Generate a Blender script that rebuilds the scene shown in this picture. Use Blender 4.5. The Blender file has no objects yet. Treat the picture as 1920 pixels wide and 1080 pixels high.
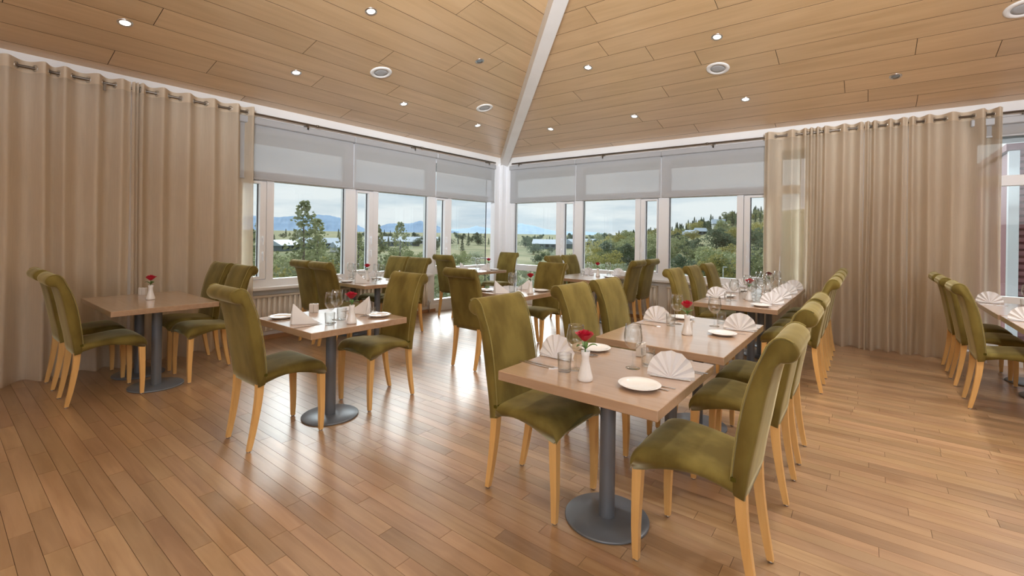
import bpy, bmesh, math, random
from math import radians as R, sin, cos, pi, sqrt, atan2
from mathutils import Vector, Matrix

rng = random.Random(7)
C = bpy.context.scene.collection
sc = bpy.context.scene

# ------------------------------------------------------------------ camera
F_PX, YAW, ROLL, YH, CAM_H = 859.278, R(37.846), R(0.85), 438.154, 1.4048
cam = bpy.data.cameras.new('camera'); cam_o = bpy.data.objects.new('camera', cam); C.objects.link(cam_o)
cam.sensor_fit = 'HORIZONTAL'; cam.sensor_width = 36.0
cam.lens = 36.0 * F_PX / 1920.0
cam.shift_y = -(540 - YH) / 1920.0
cam.clip_end = 20000; cam.clip_start = 0.05
cam_o.matrix_world = (Matrix.Translation((0, 0, CAM_H)) @ Matrix.Rotation(YAW - pi / 2, 4, 'Z')
                      @ Matrix.Rotation(pi / 2, 4, 'X') @ Matrix.Rotation(ROLL, 4, 'Z'))
sc.camera = cam_o

# ------------------------------------------------------------------ view, world, lights
sc.view_settings.view_transform = 'Standard'; sc.view_settings.look = 'None'
sc.view_settings.gamma = 1.0; sc.view_settings.use_curve_mapping = False
sc.view_settings.exposure = 0.6
sc.cycles.max_bounces = 9; sc.cycles.diffuse_bounces = 5; sc.cycles.glossy_bounces = 4
sc.cycles.transmission_bounces = 6; sc.cycles.transparent_max_bounces = 24
sc.cycles.sample_clamp_indirect = 4.0; sc.cycles.caustics_reflective = False; sc.cycles.caustics_refractive = False
sc.cycles.use_denoising = True
SKY_STRENGTH = 0.70
w = bpy.data.worlds.new('sky'); sc.world = w; w.use_nodes = True
wn, wl = w.node_tree.nodes, w.node_tree.links
wn.clear()
w_out = wn.new('ShaderNodeOutputWorld'); w_bg = wn.new('ShaderNodeBackground')
w_tc = wn.new('ShaderNodeTexCoord'); w_map = wn.new('ShaderNodeMapping'); w_no = wn.new('ShaderNodeTexNoise')
w_map.inputs['Scale'].default_value = (2.2, 2.2, 13.0)
w_no.inputs['Scale'].default_value = 1.7; w_no.inputs['Detail'].default_value = 7; w_no.inputs['Roughness'].default_value = 0.55
w_r = wn.new('ShaderNodeValToRGB')
w_r.color_ramp.elements[0].position = 0.36; w_r.color_ramp.elements[0].color = (0.60, 0.70, 0.80, 1)
w_r.color_ramp.elements[1].position = 0.58; w_r.color_ramp.elements[1].color = (0.90, 0.93, 0.96, 1)
wl.new(w_tc.outputs['Generated'], w_map.inputs['Vector']); wl.new(w_map.outputs['Vector'], w_no.inputs['Vector'])
wl.new(w_no.outputs['Fac'], w_r.inputs['Fac']); wl.new(w_r.outputs['Color'], w_bg.inputs['Color'])
w_bg.inputs['Strength'].default_value = SKY_STRENGTH
wl.new(w_bg.outputs['Background'], w_out.inputs['Surface'])


def area_light(name, loc, target, sx, sy, power, col):
    l = bpy.data.lights.new(name, 'AREA'); l.shape = 'RECTANGLE'; l.size = sx; l.size_y = sy
    l.energy = power; l.color = col
    o = bpy.data.objects.new(name, l); C.objects.link(o); o.location = loc
    o.rotation_euler = (Vector(target) - Vector(loc)).to_track_quat('-Z', 'Y').to_euler()
    return o


# added fill lights behind the viewer: one brightens the room, one the ceiling
area_light('rear_fill_light', (-2.2, -2.6, 3.3), (3.5, 2.5, 1.6), 4.5, 3.0, 48, (0.98, 0.98, 1.0))
area_light('ceiling_fill_light', (-1.2, -1.6, 1.9), (-1.2, -1.6, 4.0), 4.0, 2.0, 640, (0.80, 0.90, 1.0))
# added spots behind the viewer, brightening the eaves, lintel band and blinds
for k, (tx, ty, pw_) in enumerate(((3.9, 6.1, 520), (5.3, 6.1, 760), (7.2, 5.8, 850), (7.5, 3.9, 620), (7.5, 1.9, 480), (7.5, -0.2, 430))):
    l = bpy.data.lights.new('eaves_fill_spot', 'SPOT'); l.energy = pw_; l.color = (0.93, 0.97, 1.0); l.spot_size = R(34); l.spot_blend = 1.0; l.shadow_soft_size = 0.12
    o = bpy.data.objects.new('eaves_fill_spot', l); C.objects.link(o); o.location = (-1.6 + 0.15 * k, -1.2 - 0.15 * k, 2.9)
    o.rotation_euler = (Vector((tx, ty, 3.25)) - o.location).to_track_quat('-Z', 'Y').to_euler()
DOWNLIGHT_W = 12.0
# hazy sun behind thin cloud, in front of the glazed corner
sun = bpy.data.lights.new('sun', 'SUN'); sun.energy = 4.2; sun.angle = R(45); sun.color = (0.95, 0.975, 1.0)
sun_o = bpy.data.objects.new('sun', sun); C.objects.link(sun_o)
SUN_AZ, SUN_EL = R(46), R(33)
sun_o.rotation_euler = (-Vector((cos(SUN_EL) * cos(SUN_AZ), cos(SUN_EL) * sin(SUN_AZ), sin(SUN_EL)))).to_track_quat('-Z', 'Y').to_euler()

XR, YL, ZC, KC = 7.547, 6.1206, 2.9796, 0.25     # right glass line, left glass line, eaves height, roof slope


# ------------------------------------------------------------------ material helpers
def new_mat(name):
    m = bpy.data.materials.new(name); m.use_nodes = True
    n = m.node_tree.nodes; n.clear()
    o = n.new('ShaderNodeOutputMaterial')
    return m, n, m.node_tree.links, o


def principled(name, col, rough=0.5, metal=0.0, spec=0.5, sheen=0.0, sheen_col=None, coat=0.0, noise=None, bump=None, rand=0.0):
    """noise=(scale xyz, amount, darker colour); bump=(scale, strength)"""
    m, n, l, o = new_mat(name)
    p = n.new('ShaderNodeBsdfPrincipled'); l.new(p.outputs[0], o.inputs[0])
    p.inputs['Base Color'].default_value = (*col, 1); p.inputs['Roughness'].default_value = rough
    p.inputs['Metallic'].default_value = metal; p.inputs['Specular IOR Level'].default_value = spec
    p.inputs['Coat Weight'].default_value = coat
    if sheen:
        p.inputs['Sheen Weight'].default_value = sheen; p.inputs['Sheen Roughness'].default_value = 0.35
        p.inputs['Sheen Tint'].default_value = (*(sheen_col or col), 1)
    if noise:
        sc3, amt, c2 = noise
        tc = n.new('ShaderNodeTexCoord'); mp = n.new('ShaderNodeMapping'); no = n.new('ShaderNodeTexNoise')
        mp.inputs['Scale'].default_value = sc3; no.inputs['Scale'].default_value = 1.0; no.inputs['Detail'].default_value = 5
        oi = n.new('ShaderNodeObjectInfo'); add = n.new('ShaderNodeVectorMath'); add.operation = 'ADD'
        mul = n.new('ShaderNodeMath'); mul.operation = 'MULTIPLY'; mul.inputs[1].default_value = 37.0
        l.new(oi.outputs['Random'], mul.inputs[0]); l.new(tc.outputs['Object'], add.inputs[0]); l.new(mul.outputs[0], add.inputs[1])
        l.new(add.outputs[0], mp.inputs[0]); l.new(mp.outputs[0], no.inputs['Vector'])
        rp = n.new('ShaderNodeValToRGB'); rp.color_ramp.elements[0].position = 0.5 - amt; rp.color_ramp.elements[1].position = 0.5 + amt
        rp.color_ramp.elements[0].color = (*c2, 1); rp.color_ramp.elements[1].color = (*col, 1)
        l.new(no.outputs['Fac'], rp.inputs[0])
        src = rp.outputs[0]
        if rand:
            hs = n.new('ShaderNodeHueSaturation'); mr = n.new('ShaderNodeMapRange')
            mr.inputs['To Min'].default_value = 1 - rand; mr.inputs['To Max'].default_value = 1 + rand
            l.new(oi.outputs['Random'], mr.inputs['Value']); l.new(mr.outputs[0], hs.inputs['Value']); l.new(src, hs.inputs['Color'])
            src = hs.outputs[0]
        l.new(src, p.inputs['Base Color'])
    if bump:
        tc = n.new('ShaderNodeTexCoord'); no = n.new('ShaderNodeTexNoise'); b = n.new('ShaderNodeBump')
        no.inputs['Scale'].default_value = bump[0]; b.inputs['Strength'].default_value = bump[1]; b.inputs['Distance'].default_value = 0.01
        l.new(tc.outputs['Object'], no.inputs['Vector']); l.new(no.outputs['Fac'], b.inputs['Height']); l.new(b.outputs[0], p.inputs['Normal'])
    return m


def wood(name, light, dark, axis, rough, tone=0.12, grain=1.0, coords='world', spec=0.5, redden=0.0, coat=0.0, coat_rough=0.22, coat_ior=1.5):
    """long-grained wood; every board (object or loose piece) gets its own tone and its own grain offset"""
    m, n, l, o = new_mat(name)
    p = n.new('ShaderNodeBsdfPrincipled'); l.new(p.outputs[0], o.inputs[0]); p.inputs['Roughness'].default_value = rough
    p.inputs['Specular IOR Level'].default_value = spec; p.inputs['Coat Weight'].default_value = coat; p.inputs['Coat Roughness'].default_value = coat_rough; p.inputs['Coat IOR'].default_value = coat_ior
    oi = n.new('ShaderNodeObjectInfo'); ge = n.new('ShaderNodeNewGeometry')
    rs = n.new('ShaderNodeMath'); rs.operation = 'ADD'
    l.new(oi.outputs['Random'], rs.inputs[0]); l.new(ge.outputs['Random Per Island'], rs.inputs[1])
    fr = n.new('ShaderNodeMath'); fr.operation = 'FRACT'; l.new(rs.outputs[0], fr.inputs[0])
    if coords == 'world':
        vec = ge.outputs['Position']
    else:
        tc = n.new('ShaderNodeTexCoord'); vec = tc.outputs['Object']
    wn_ = n.new('ShaderNodeTexWhiteNoise'); wn_.noise_dimensions = '1D'; l.new(fr.outputs[0], wn_.inputs['W'])
    sc_ = n.new('ShaderNodeVectorMath'); sc_.operation = 'SCALE'; sc_.inputs['Scale'].default_value = 31.0
    l.new(wn_.outputs['Color'], sc_.inputs[0])
    ad = n.new('ShaderNodeVectorMath'); ad.operation = 'ADD'; l.new(vec, ad.inputs[0]); l.new(sc_.outputs[0], ad.inputs[1])
    mp = n.new('ShaderNodeMapping')
    s = [22.0 * grain] * 3; s['xyz'.index(axis)] = 1.6 * grain
    mp.inputs['Scale'].default_value = s; l.new(ad.outputs[0], mp.inputs[0])
    no = n.new('ShaderNodeTexNoise'); no.inputs['Scale'].default_value = 1.0; no.inputs['Detail'].default_value = 6; no.inputs['Distortion'].default_value = 0.9
    l.new(mp.outputs[0], no.inputs['Vector'])
    mp2 = n.new('ShaderNodeMapping'); s2 = [5.0 * grain] * 3; s2['xyz'.index(axis)] = 0.8 * grain
    mp2.inputs['Scale'].default_value = s2; l.new(ad.outputs[0], mp2.inputs[0])
    no2 = n.new('ShaderNodeTexNoise'); no2.inputs['Scale'].default_value = 1.0; no2.inputs['Detail'].default_value = 3; no2.inputs['Distortion'].default_value = 1.5
    l.new(mp2.outputs[0], no2.inputs['Vector'])
    mx = n.new('ShaderNodeMath'); mx.operation = 'MULTIPLY_ADD'; mx.inputs[1].default_value = 0.55
    hf = n.new('ShaderNodeMath'); hf.operation = 'MULTIPLY'; hf.inputs[1].default_value = 0.45
    l.new(no.outputs['Fac'], mx.inputs[0]); l.new(no2.outputs['Fac'], hf.inputs[0]); l.new(hf.outputs[0], mx.inputs[2])
    rp = n.new('ShaderNodeValToRGB'); rp.color_ramp.elements[0].position = 0.36; rp.color_ramp.elements[1].position = 0.6
    rp.color_ramp.elements[0].color = (*dark, 1); rp.color_ramp.elements[1].color = (*light, 1)
    l.new(mx.outputs[0], rp.inputs[0])
    hs = n.new('ShaderNodeHueSaturation'); mr = n.new('ShaderNodeMapRange')
    mr.inputs['To Min'].default_value = 1 - tone; mr.inputs['To Max'].default_value = 1 + tone
    l.new(fr.outputs[0], mr.inputs['Value']); l.new(mr.outputs[0], hs.inputs['Value']); l.new(rp.outputs[0], hs.inputs['Color'])
    if redden:
        mr2 = n.new('ShaderNodeMapRange'); mr2.inputs['To Min'].default_value = 0.5 - redden; mr2.inputs['To Max'].default_value = 0.5 + redden * 0.4
        sp = n.new('ShaderNodeSeparateColor'); l.new(wn_.outputs['Color'], sp.inputs[0])
        l.new(sp.outputs[1], mr2.inputs['Value']); l.new(mr2.outputs[0], hs.inputs['Hue'])
    l.new(hs.outputs[0], p.inputs['Base Color'])
    b = n.new('ShaderNodeBump'); b.inputs['Strength'].default_value = 0.08; b.inputs['Distance'].default_value = 0.004
    l.new(no.outputs['Fac'], b.inputs['Height']); l.new(b.outputs[0], p.inputs['Normal'])
    return m


def glass(name, tint, ior=1.45, edge=1.0, rough=0.0):
    """thin clear glass: see-through, with real Fresnel reflection"""
    m, n, l, o = new_mat(name)
    t = n.new('ShaderNodeBsdfTransparent'); t.inputs[0].default_value = (*tint, 1)
    g = n.new('ShaderNodeBsdfGlossy'); g.inputs['Roughness'].default_value = rough
    mx = n.new('ShaderNodeMixShader'); f0 = ((ior - 1) / (ior + 1)) ** 2
    lw_ = n.new('ShaderNodeLayerWeight'); lw_.inputs['Blend'].default_value = 0.5      # Schlick's form of Fresnel
    pw = n.new('ShaderNodeMath'); pw.operation = 'POWER'; pw.inputs[1].default_value = 5.0 / edge
    ma = n.new('ShaderNodeMath'); ma.operation = 'MULTIPLY_ADD'; ma.inputs[1].default_value = 1 - f0; ma.inputs[2].default_value = f0; ma.use_clamp = True
    l.new(lw_.outputs['Facing'], pw.inputs[0]); l.new(pw.outputs[0], ma.inputs[0]); l.new(ma.outputs[0], mx.inputs[0])
    l.new(t.outputs[0], mx.inputs[1]); l.new(g.outputs[0], mx.inputs[2]); l.new(mx.outputs[0], o.inputs[0])
    return m


def fabric(name, col, trans, see, weave=None):
    """thin cloth: diffuse + light passing through + open weave"""
    m, n, l, o = new_mat(name)
    d = n.new('ShaderNodeBsdfDiffuse'); t = n.new('ShaderNodeBsdfTranslucent'); tr = n.new('ShaderNodeBsdfTransparent')
    d.inputs[0].default_value = (*col, 1); t.inputs[0].default_value = (*col, 1)
    a = n.new('ShaderNodeMixShader'); a.inputs[0].default_value = trans
    b = n.new('ShaderNodeMixShader'); b.inputs[0].default_value = see
    l.new(d.outputs[0], a.inputs[1]); l.new(t.outputs[0], a.inputs[2]); l.new(a.outputs[0], b.inputs[1]); l.new(tr.outputs[0], b.inputs[2])
    l.new(b.outputs[0], o.inputs[0])
    if weave:
        tc = n.new('ShaderNodeTexCoord'); mp = n.new('ShaderNodeMapping'); mp.inputs['Scale'].default_value = weave
        no = n.new('ShaderNodeTexNoise'); no.inputs['Scale'].default_value = 1; no.inputs['Detail'].default_value = 4
        l.new(tc.outputs['Object'], mp.inputs[0]); l.new(mp.outputs[0], no.inputs['Vector'])
        rp = n.new('ShaderNodeValToRGB'); rp.color_ramp.elements[0].position = 0.35; rp.color_ramp.elements[1].position = 0.65
        rp.color_ramp.elements[0].color = (*[c * 0.95 for c in col], 1); rp.color_ramp.elements[1].color = (*col, 1)
        l.new(no.outputs['Fac'], rp.inputs[0]); l.new(rp.outputs[0], d.inputs[0]); l.new(rp.outputs[0], t.inputs[0])
    return m


def emitter(name, col, strength):
    m, n, l, o = new_mat(name)
    e = n.new('ShaderNodeEmission'); e.inputs[0].default_value = (*col, 1); e.inputs[1].default_value = strength
    l.new(e.outputs[0], o.inputs[0]); return m


def leafy(name, a, b):
    m, n, l, o = new_mat(name)
    p = n.new('ShaderNodeBsdfPrincipled'); p.inputs['Roughness'].default_value = 0.7; p.inputs['Specular IOR Level'].default_value = 0.2
    ge = n.new('ShaderNodeNewGeometry'); oi = n.new('ShaderNodeObjectInfo')
    ad = n.new('ShaderNodeMath'); ad.operation = 'ADD'; fr = n.new('ShaderNodeMath'); fr.operation = 'FRACT'
    l.new(ge.outputs['Random Per Island'], ad.inputs[0]); l.new(oi.outputs['Random'], ad.inputs[1]); l.new(ad.outputs[0], fr.inputs[0])
    mx = n.new('ShaderNodeMix'); mx.data_type = 'RGBA'; mx.inputs[6].default_value = (*a, 1); mx.inputs[7].default_value = (*b, 1)
    l.new(fr.outputs[0], mx.inputs[0])
    hs = n.new('ShaderNodeHueSaturation'); mr = n.new('ShaderNodeMapRange'); mr.inputs['To Min'].default_value = 0.75; mr.inputs['To Max'].default_value = 1.25
    l.new(oi.outputs['Random'], mr.inputs['Value']); l.new(mr.outputs[0], hs.inputs['Value']); l.new(mx.outputs[2], hs.inputs['Color'])
    t = n.new('ShaderNodeBsdfTranslucent'); ms = n.new('ShaderNodeMixShader'); ms.inputs[0].default_value = 0.3
    l.new(hs.outputs[0], p.inputs['Base Color']); l.new(hs.outputs[0], t.inputs[0])
    l.new(p.outputs[0], ms.inputs[1]); l.new(t.outputs[0], ms.inputs[2]); l.new(ms.outputs[0], o.inputs[0]); return m


M = {}
M['floor'] = wood('oak_floor', (0.415, 0.262, 0.138), (0.295, 0.170, 0.078), 'y', 0.34, tone=0.16, redden=0.007, coat=0.8, coat_rough=0.36, coat_ior=1.6)
M['floor_gap'] = principled('floor_joint', (0.06, 0.03, 0.015), 0.7)
M['ceil_l'] = wood('birch_ceiling_left', (0.63, 0.42, 0.22), (0.53, 0.335, 0.16), 'x', 0.45, tone=0.06, grain=0.6, coat=1.0, coat_rough=0.33, coat_ior=1.65)
M['ceil_r'] = wood('birch_ceiling_right', (0.63, 0.42, 0.22), (0.53, 0.335, 0.16), 'y', 0.45, tone=0.06, grain=0.6, coat=1.0, coat_rough=0.33, coat_ior=1.65)
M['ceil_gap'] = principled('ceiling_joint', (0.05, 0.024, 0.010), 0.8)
M['white'] = principled('white_wall_paint', (0.87, 0.865, 0.865), 0.55)
M['beam'] = principled('whitewashed_beam', (0.82, 0.80, 0.78), 0.5, noise=((3, 3, 3), 0.3, (0.74, 0.72, 0.69)))
M['frame'] = principled('white_window_paint', (0.86, 0.875, 0.91), 0.35)
M['gasket'] = principled('dark_gasket', (0.03, 0.03, 0.035), 0.5)
M['pane'] = glass('window_glass', (0.94, 0.97, 0.96), 1.5)
M['blind'] = fabric('grey_screen_fabric', (0.60, 0.61, 0.63), 0.18, 0.40)
M['cassette'] = principled('grey_blind_aluminium', (0.42, 0.43, 0.45), 0.4)
M['curtain'] = fabric('cream_linen', (0.78, 0.675, 0.535), 0.42, 0.20, weave=(60, 60, 5))
M['heading'] = fabric('cream_linen_double', (0.76, 0.645, 0.50), 0.25, 0.03)
M['rod'] = principled('brushed_dark_steel', (0.20, 0.17, 0.14), 0.35, metal=0.9)
M['eyelet'] = principled('brushed_eyelet', (0.62, 0.58, 0.52), 0.3, metal=0.9)
M['velvet'] = principled('olive_velvet', (0.215, 0.168, 0.045), 0.85, spec=0.15, sheen=0.75, sheen_col=(0.66, 0.61, 0.40),
                         noise=((7, 7, 3.5), 0.13, (0.135, 0.100, 0.024)), rand=0.10)
M['velvet_seam'] = principled('olive_velvet_seam', (0.09, 0.075, 0.010), 0.9, spec=0.1)
M['velvet_pipe'] = principled('olive_velvet_piping', (0.30, 0.25, 0.085), 0.8, spec=0.15, sheen=0.8, sheen_col=(0.7, 0.65, 0.4))
M['beech'] = wood('beech_leg', (0.80, 0.50, 0.19), (0.68, 0.40, 0.14), 'z', 0.38, tone=0.06, coords='object')
M['glide'] = principled('nickel_glide', (0.5, 0.5, 0.5), 0.25, metal=1.0)
M['table'] = wood('oak_laminate', (0.46, 0.315, 0.215), (0.38, 0.245, 0.155), 'y', 0.3, tone=0.05, grain=1.3, coords='object', coat=1.0, coat_rough=0.14, coat_ior=2.25)
M['pedestal'] = principled('grey_painted_steel', (0.165, 0.185, 0.215), 0.36, metal=0.25)
M['porcelain'] = principled('white_porcelain', (0.82, 0.83, 0.85), 0.12, coat=0.3)
M['shaker'] = principled('pale_stoneware', (0.66, 0.64, 0.62), 0.3)
M['shaker_top'] = principled('pierced_cap', (0.30, 0.29, 0.28), 0.3, metal=0.8)
M['napkin'] = fabric('white_napkin_paper', (0.85, 0.86, 0.90), 0.15, 0.0)
M['clear'] = glass('clear_drinking_glass', (0.97, 0.98, 0.98), 1.55, edge=2.0)
M['steel'] = principled('polished_cutlery', (0.62, 0.60, 0.58), 0.18, metal=1.0)
M['rose'] = principled('red_petals', (0.48, 0.008, 0.035), 0.55, sheen=0.3, sheen_col=(0.9, 0.2, 0.25))
M['rose_dry'] = principled('withered_petals', (0.16, 0.025, 0.03), 0.8)
M['stem'] = principled('rose_stem', (0.10, 0.19, 0.05), 0.5)
M['rose_leaf'] = principled('rose_leaf', (0.09, 0.22, 0.04), 0.45)
M['chrome'] = principled('chrome_ring', (0.72, 0.72, 0.74), 0.15, metal=1.0)
M['lamp_on'] = emitter('lit_lamp_lens', (1.0, 0.93, 0.82), 3.2)
M['lamp_off'] = principled('unlit_lamp_lens', (0.30, 0.34, 0.38), 0.1, metal=0.6)
M['speaker'] = principled('white_speaker_ring', (0.80, 0.79, 0.77), 0.4)
M['grille'] = principled('grey_speaker_mesh', (0.46, 0.47, 0.48), 0.6, noise=((300, 300, 300), 0.2, (0.36, 0.37, 0.38)))
M['radiator'] = principled('cream_radiator_enamel', (0.76, 0.72, 0.66), 0.35)
M['baseboard'] = wood('oak_baseboard', (0.42, 0.23, 0.12), (0.33, 0.17, 0.08), 'x', 0.4, tone=0.05)
M['grass'] = principled('rough_meadow', (0.27, 0.25, 0.145), 0.95, spec=0.05, noise=((0.06, 0.06, 0.3), 0.12, (0.155, 0.17, 0.085)))
M['road'] = principled('pale_asphalt', (0.30, 0.31, 0.33), 0.9)
M['roof'] = principled('pale_metal_roof', (0.42, 0.50, 0.60), 0.6)
M['house'] = principled('grey_rendered_wall', (0.16, 0.20, 0.22), 0.8)
M['house_white'] = principled('white_rendered_wall', (0.66, 0.68, 0.68), 0.8)
M['dark_window'] = principled('dark_house_window', (0.03, 0.04, 0.05), 0.15)
M['cladding'] = principled('dark_red_cladding', (0.13, 0.032, 0.04), 0.5)
M['mount'] = principled('hazy_blue_mountain', (0.255, 0.345, 0.47), 1.0, spec=0.0, noise=((0.004, 0.004, 0.012), 0.2, (0.20, 0.285, 0.40)))  # distance haze put into the colour
M['mount_far'] = principled('pale_hazy_mountain', (0.40, 0.52, 0.63), 1.0, spec=0.0, noise=((0.004, 0.004, 0.012), 0.2, (0.34, 0.46, 0.58)))  # farther ridge, more haze mixed into its colour
M['bark'] = principled('grey_bark', (0.16, 0.13, 0.10), 0.9)
M['lf_green'] = leafy('green_leaves', (0.19, 0.22, 0.11), (0.32, 0.34, 0.19))
M['lf_pale'] = leafy('silvery_leaves', (0.30, 0.34, 0.25), (0.42, 0.45, 0.34))
M['lf_yellow'] = leafy('autumn_yellow_leaves', (0.26, 0.25, 0.085), (0.36, 0.325, 0.13))
M['lf_dark'] = leafy('dark_needles', (0.10, 0.14, 0.09), (0.17, 0.20, 0.13))
M['lf_silver'] = leafy('silver_shrub_leaves', (0.42, 0.45, 0.42), (0.52, 0.54, 0.50))
M['pole'] = principled('galvanised_pole', (0.5, 0.52, 0.54), 0.4, metal=0.6)
M['eave'] = principled('grey_blue_soffit', (0.30, 0.32, 0.36), 0.7)


# ------------------------------------------------------------------ geometry helpers
class MB:
    """collects shapes into ONE mesh"""
    def __init__(s): s.v = []; s.f = []; s.sm = []

    def add(s, vs, fs, smooth=False):
        o = len(s.v); s.v += [tuple(v) for v in vs]; s.f += [tuple(i + o for i in f) for f in fs]; s.sm += [smooth] * len(fs); return s

    def box(s, x0, x1, y0, y1, z0, z1):
        vs = [(x, y, z) for z in (z0, z1) for x, y in ((x0, y0), (x1, y0), (x1, y1), (x0, y1))]
        return s.add(vs, [(3, 2, 1, 0), (4, 5, 6, 7), (0, 1, 5, 4), (1, 2, 6, 5), (2, 3, 7, 6), (3, 0, 4, 7)])

    def cbox(s, x0, x1, y0, y1, z0, z1, b):
        """box with chamfered vertical and horizontal edges"""
        def ring(ix, z): return [(x0 + ix, y0 + b), (x0 + b, y0 + ix), (x1 - b, y0 + ix), (x1 - ix, y0 + b), (x1 - ix, y1 - b), (x1 - b, y1 - ix), (x0 + b, y1 - ix), (x0 + ix, y1 - b)], z
        rings = [ring(b * .99, z0), ring(0, z0 + b), ring(0, z1 - b), ring(b * .99, z1)]
        return s.loft([[(x, y, z) for x, y in r] for r, z in rings], True)

    def prism(s, poly, z0, z1):
        n = len(poly)
        vs = [(x, y, z0) for x, y in poly] + [(x, y, z1) for x, y in poly]
        return s.add(vs, [tuple(range(n - 1, -1, -1)), tuple(range(n, 2 * n))] + [(i, (i + 1) % n, n + (i + 1) % n, n + i) for i in range(n)])

    def loft(s, rings, caps=True, smooth=False, closed=True):
        n = len(rings[0]); vs = [p for r in rings for p in r]; fs = []
        for k in range(len(rings) - 1):
            for i in range(n if closed else n - 1):
                j = (i + 1) % n
                fs.append((k * n + i, k * n + j, (k + 1) * n + j, (k + 1) * n + i))
        if caps:
            fs.append(tuple(range(n - 1, -1, -1))); fs.append(tuple((len(rings) - 1) * n + i for i in range(n)))
        return s.add(vs, fs, smooth)

    def lathe(s, prof, n=24, c=(0, 0, 0), caps=True, smooth=True):
        return s.loft([[(c[0] + r * cos(2 * pi * i / n), c[1] + r * sin(2 * pi * i / n), c[2] + z) for i in range(n)] for r, z in prof], caps, smooth)

    def tube(s, pts, r, n=8, smooth=True, caps=True):
        rs = r if isinstance(r, (list, tuple)) else [r] * len(pts)
        P = [Vector(p) for p in pts]; rings = []; up = None
        for i, p in enumerate(P):
            t = ((P[i + 1] if i < len(P) - 1 else p) - (P[i - 1] if i else p)).normalized()
            if up is None: up = Vector((0, 0, 1)) if abs(t.z) < 0.9 else Vector((1, 0, 0))
            a = (up - t * up.dot(t)).normalized(); b = t.cross(a); up = a
            rings.append([tuple(p + (a * cos(2 * pi * k / n) + b * sin(2 * pi * k / n)) * rs[i]) for k in range(n)])
        return s.loft(rings, caps, smooth)

    def mesh(s, name, mat, fix=True):
        me = bpy.data.meshes.new(name); me.from_pydata(s.v, [], s.f)
        me.polygons.foreach_set('use_smooth', s.sm)
        if fix:
            bm = bmesh.new(); bm.from_mesh(me); bmesh.ops.recalc_face_normals(bm, faces=bm.faces); bm.to_mesh(me); bm.free()
        me.materials.append(mat); me.update(); return me


def link(name, me, parent=None, loc=(0, 0, 0), rot=(0, 0, 0), scale=None):
    o = bpy.data.objects.new(name, me); C.objects.link(o)
    if parent: o.parent = parent
    o.location = loc; o.rotation_euler = rot
    if scale: o.scale = scale
    return o


def build(mb, name, mat, parent=None, **k): return link(name, mb.mesh(name, mat), parent, **k)


def tag(o, label=None, cat=None, group=None, kind=None):
    for k, v in (('label', label), ('category', cat), ('group', group), ('kind', kind)):
        if v: o[k] = v
    return o


def thing(name, label, cat, loc=(0, 0, 0), rz=0, group=None):
    return tag(link(name, None, loc=loc, rot=(0, 0, rz)), label, cat, group)


def copy_tree(o, parent=None):
    c = o.copy(); C.objects.link(c)
    if parent: c.parent = parent
    for ch in o.children: copy_tree(ch, c)
    return c


class Proto:
    """the first request hands out the original, later ones copies of it and of every part"""
    def __init__(s, root): s.root = root; s.used = False; s.tree = None

    def place(s, label, loc, rz=0, group=None, scale=None):
        if not s.used: s.used = True; o = s.root
        else: o = copy_tree(s.root)
        o.location = loc; o.rotation_euler = (0, 0, rz)
        if scale: o.scale = (scale,) * 3 if not isinstance(scale, tuple) else scale
        o['label'] = label
        if group: o['group'] = group
        return o


# ------------------------------------------------------------------ floor
X0, X1, Y0, Y1 = -4.0, XR + 0.1, -6.0, YL + 0.1
floor = tag(build(MB().box(X0, X1, Y0, Y1, -0.12, -0.0035), 'floor', M['floor_gap']), kind='structure')


def project(x, y, z):
    d = x * cos(YAW) + y * sin(YAW); r = x * sin(YAW) - y * cos(YAW)
    if d < 0.2: return None
    return 960 + F_PX * r / d, YH - F_PX * (z - CAM_H) / d


PW = 0.0813
planks = []
i0 = int((X0 - 0.330) / PW) ; i1 = int((X1 - 0.330) / PW) + 1
for i in range(i0, i1):
    xa, xb = 0.330 + i * PW, 0.330 + (i + 1) * PW
    xa_, xb_ = max(xa, X0), min(xb, X1)
    if xb_ - xa_ < 0.01: continue
    y = Y0 - rng.random() * 0.9
    while y < Y1:
        ln = rng.choice((0.35, 0.5, 0.62, 0.75, 0.9, 1.05, 1.2)) * rng.uniform(0.9, 1.1)
        ya, yb = max(y, Y0), min(y + ln, Y1); y += ln
        if yb - ya > 0.03: planks.append((xa_, xb_, ya, yb))


def shown(p):
    pts = [project(x, y, 0) for x in p[:2] for y in p[2:]]
    if any(q is None for q in pts): return 0
    cx = sum(q[0] for q in pts) / 4; cy = sum(q[1] for q in pts) / 4
    if not (-40 < cx < 1960 and cy < 1110): return 0
    a = pts[0], pts[1], pts[3], pts[2]
    return abs(sum(a[k][0] * a[(k + 1) % 4][1] - a[(k + 1) % 4][0] * a[k][1] for k in range(4))) / 2


planks.sort(key=shown, reverse=True)
G = 0.0009
unit = MB().box(0, 1, 0, 1, -1, 0).mesh('floor_plank', M['floor'])
for p in planks[:300]:
    link('floor_plank', unit, floor, loc=(p[0] + G, p[2] + G, 0), scale=(p[1] - p[0] - 2 * G, p[3] - p[2] - 2 * G, 0.0035))
rest = MB()
for p in planks[300:]: rest.box(p[0] + G, p[1] - G, p[2] + G, p[3] - G, -0.0035, 0)
tag(link('far_planks', rest.mesh('far_planks', M['floor'], fix=False), floor), kind='stuff')

# ------------------------------------------------------------------ ceiling: two slopes meeting on the hip, boarded with long planks
def zl(y): return ZC + KC * (YL - y)
def zr(x): return ZC + KC * (XR - x)


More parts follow.
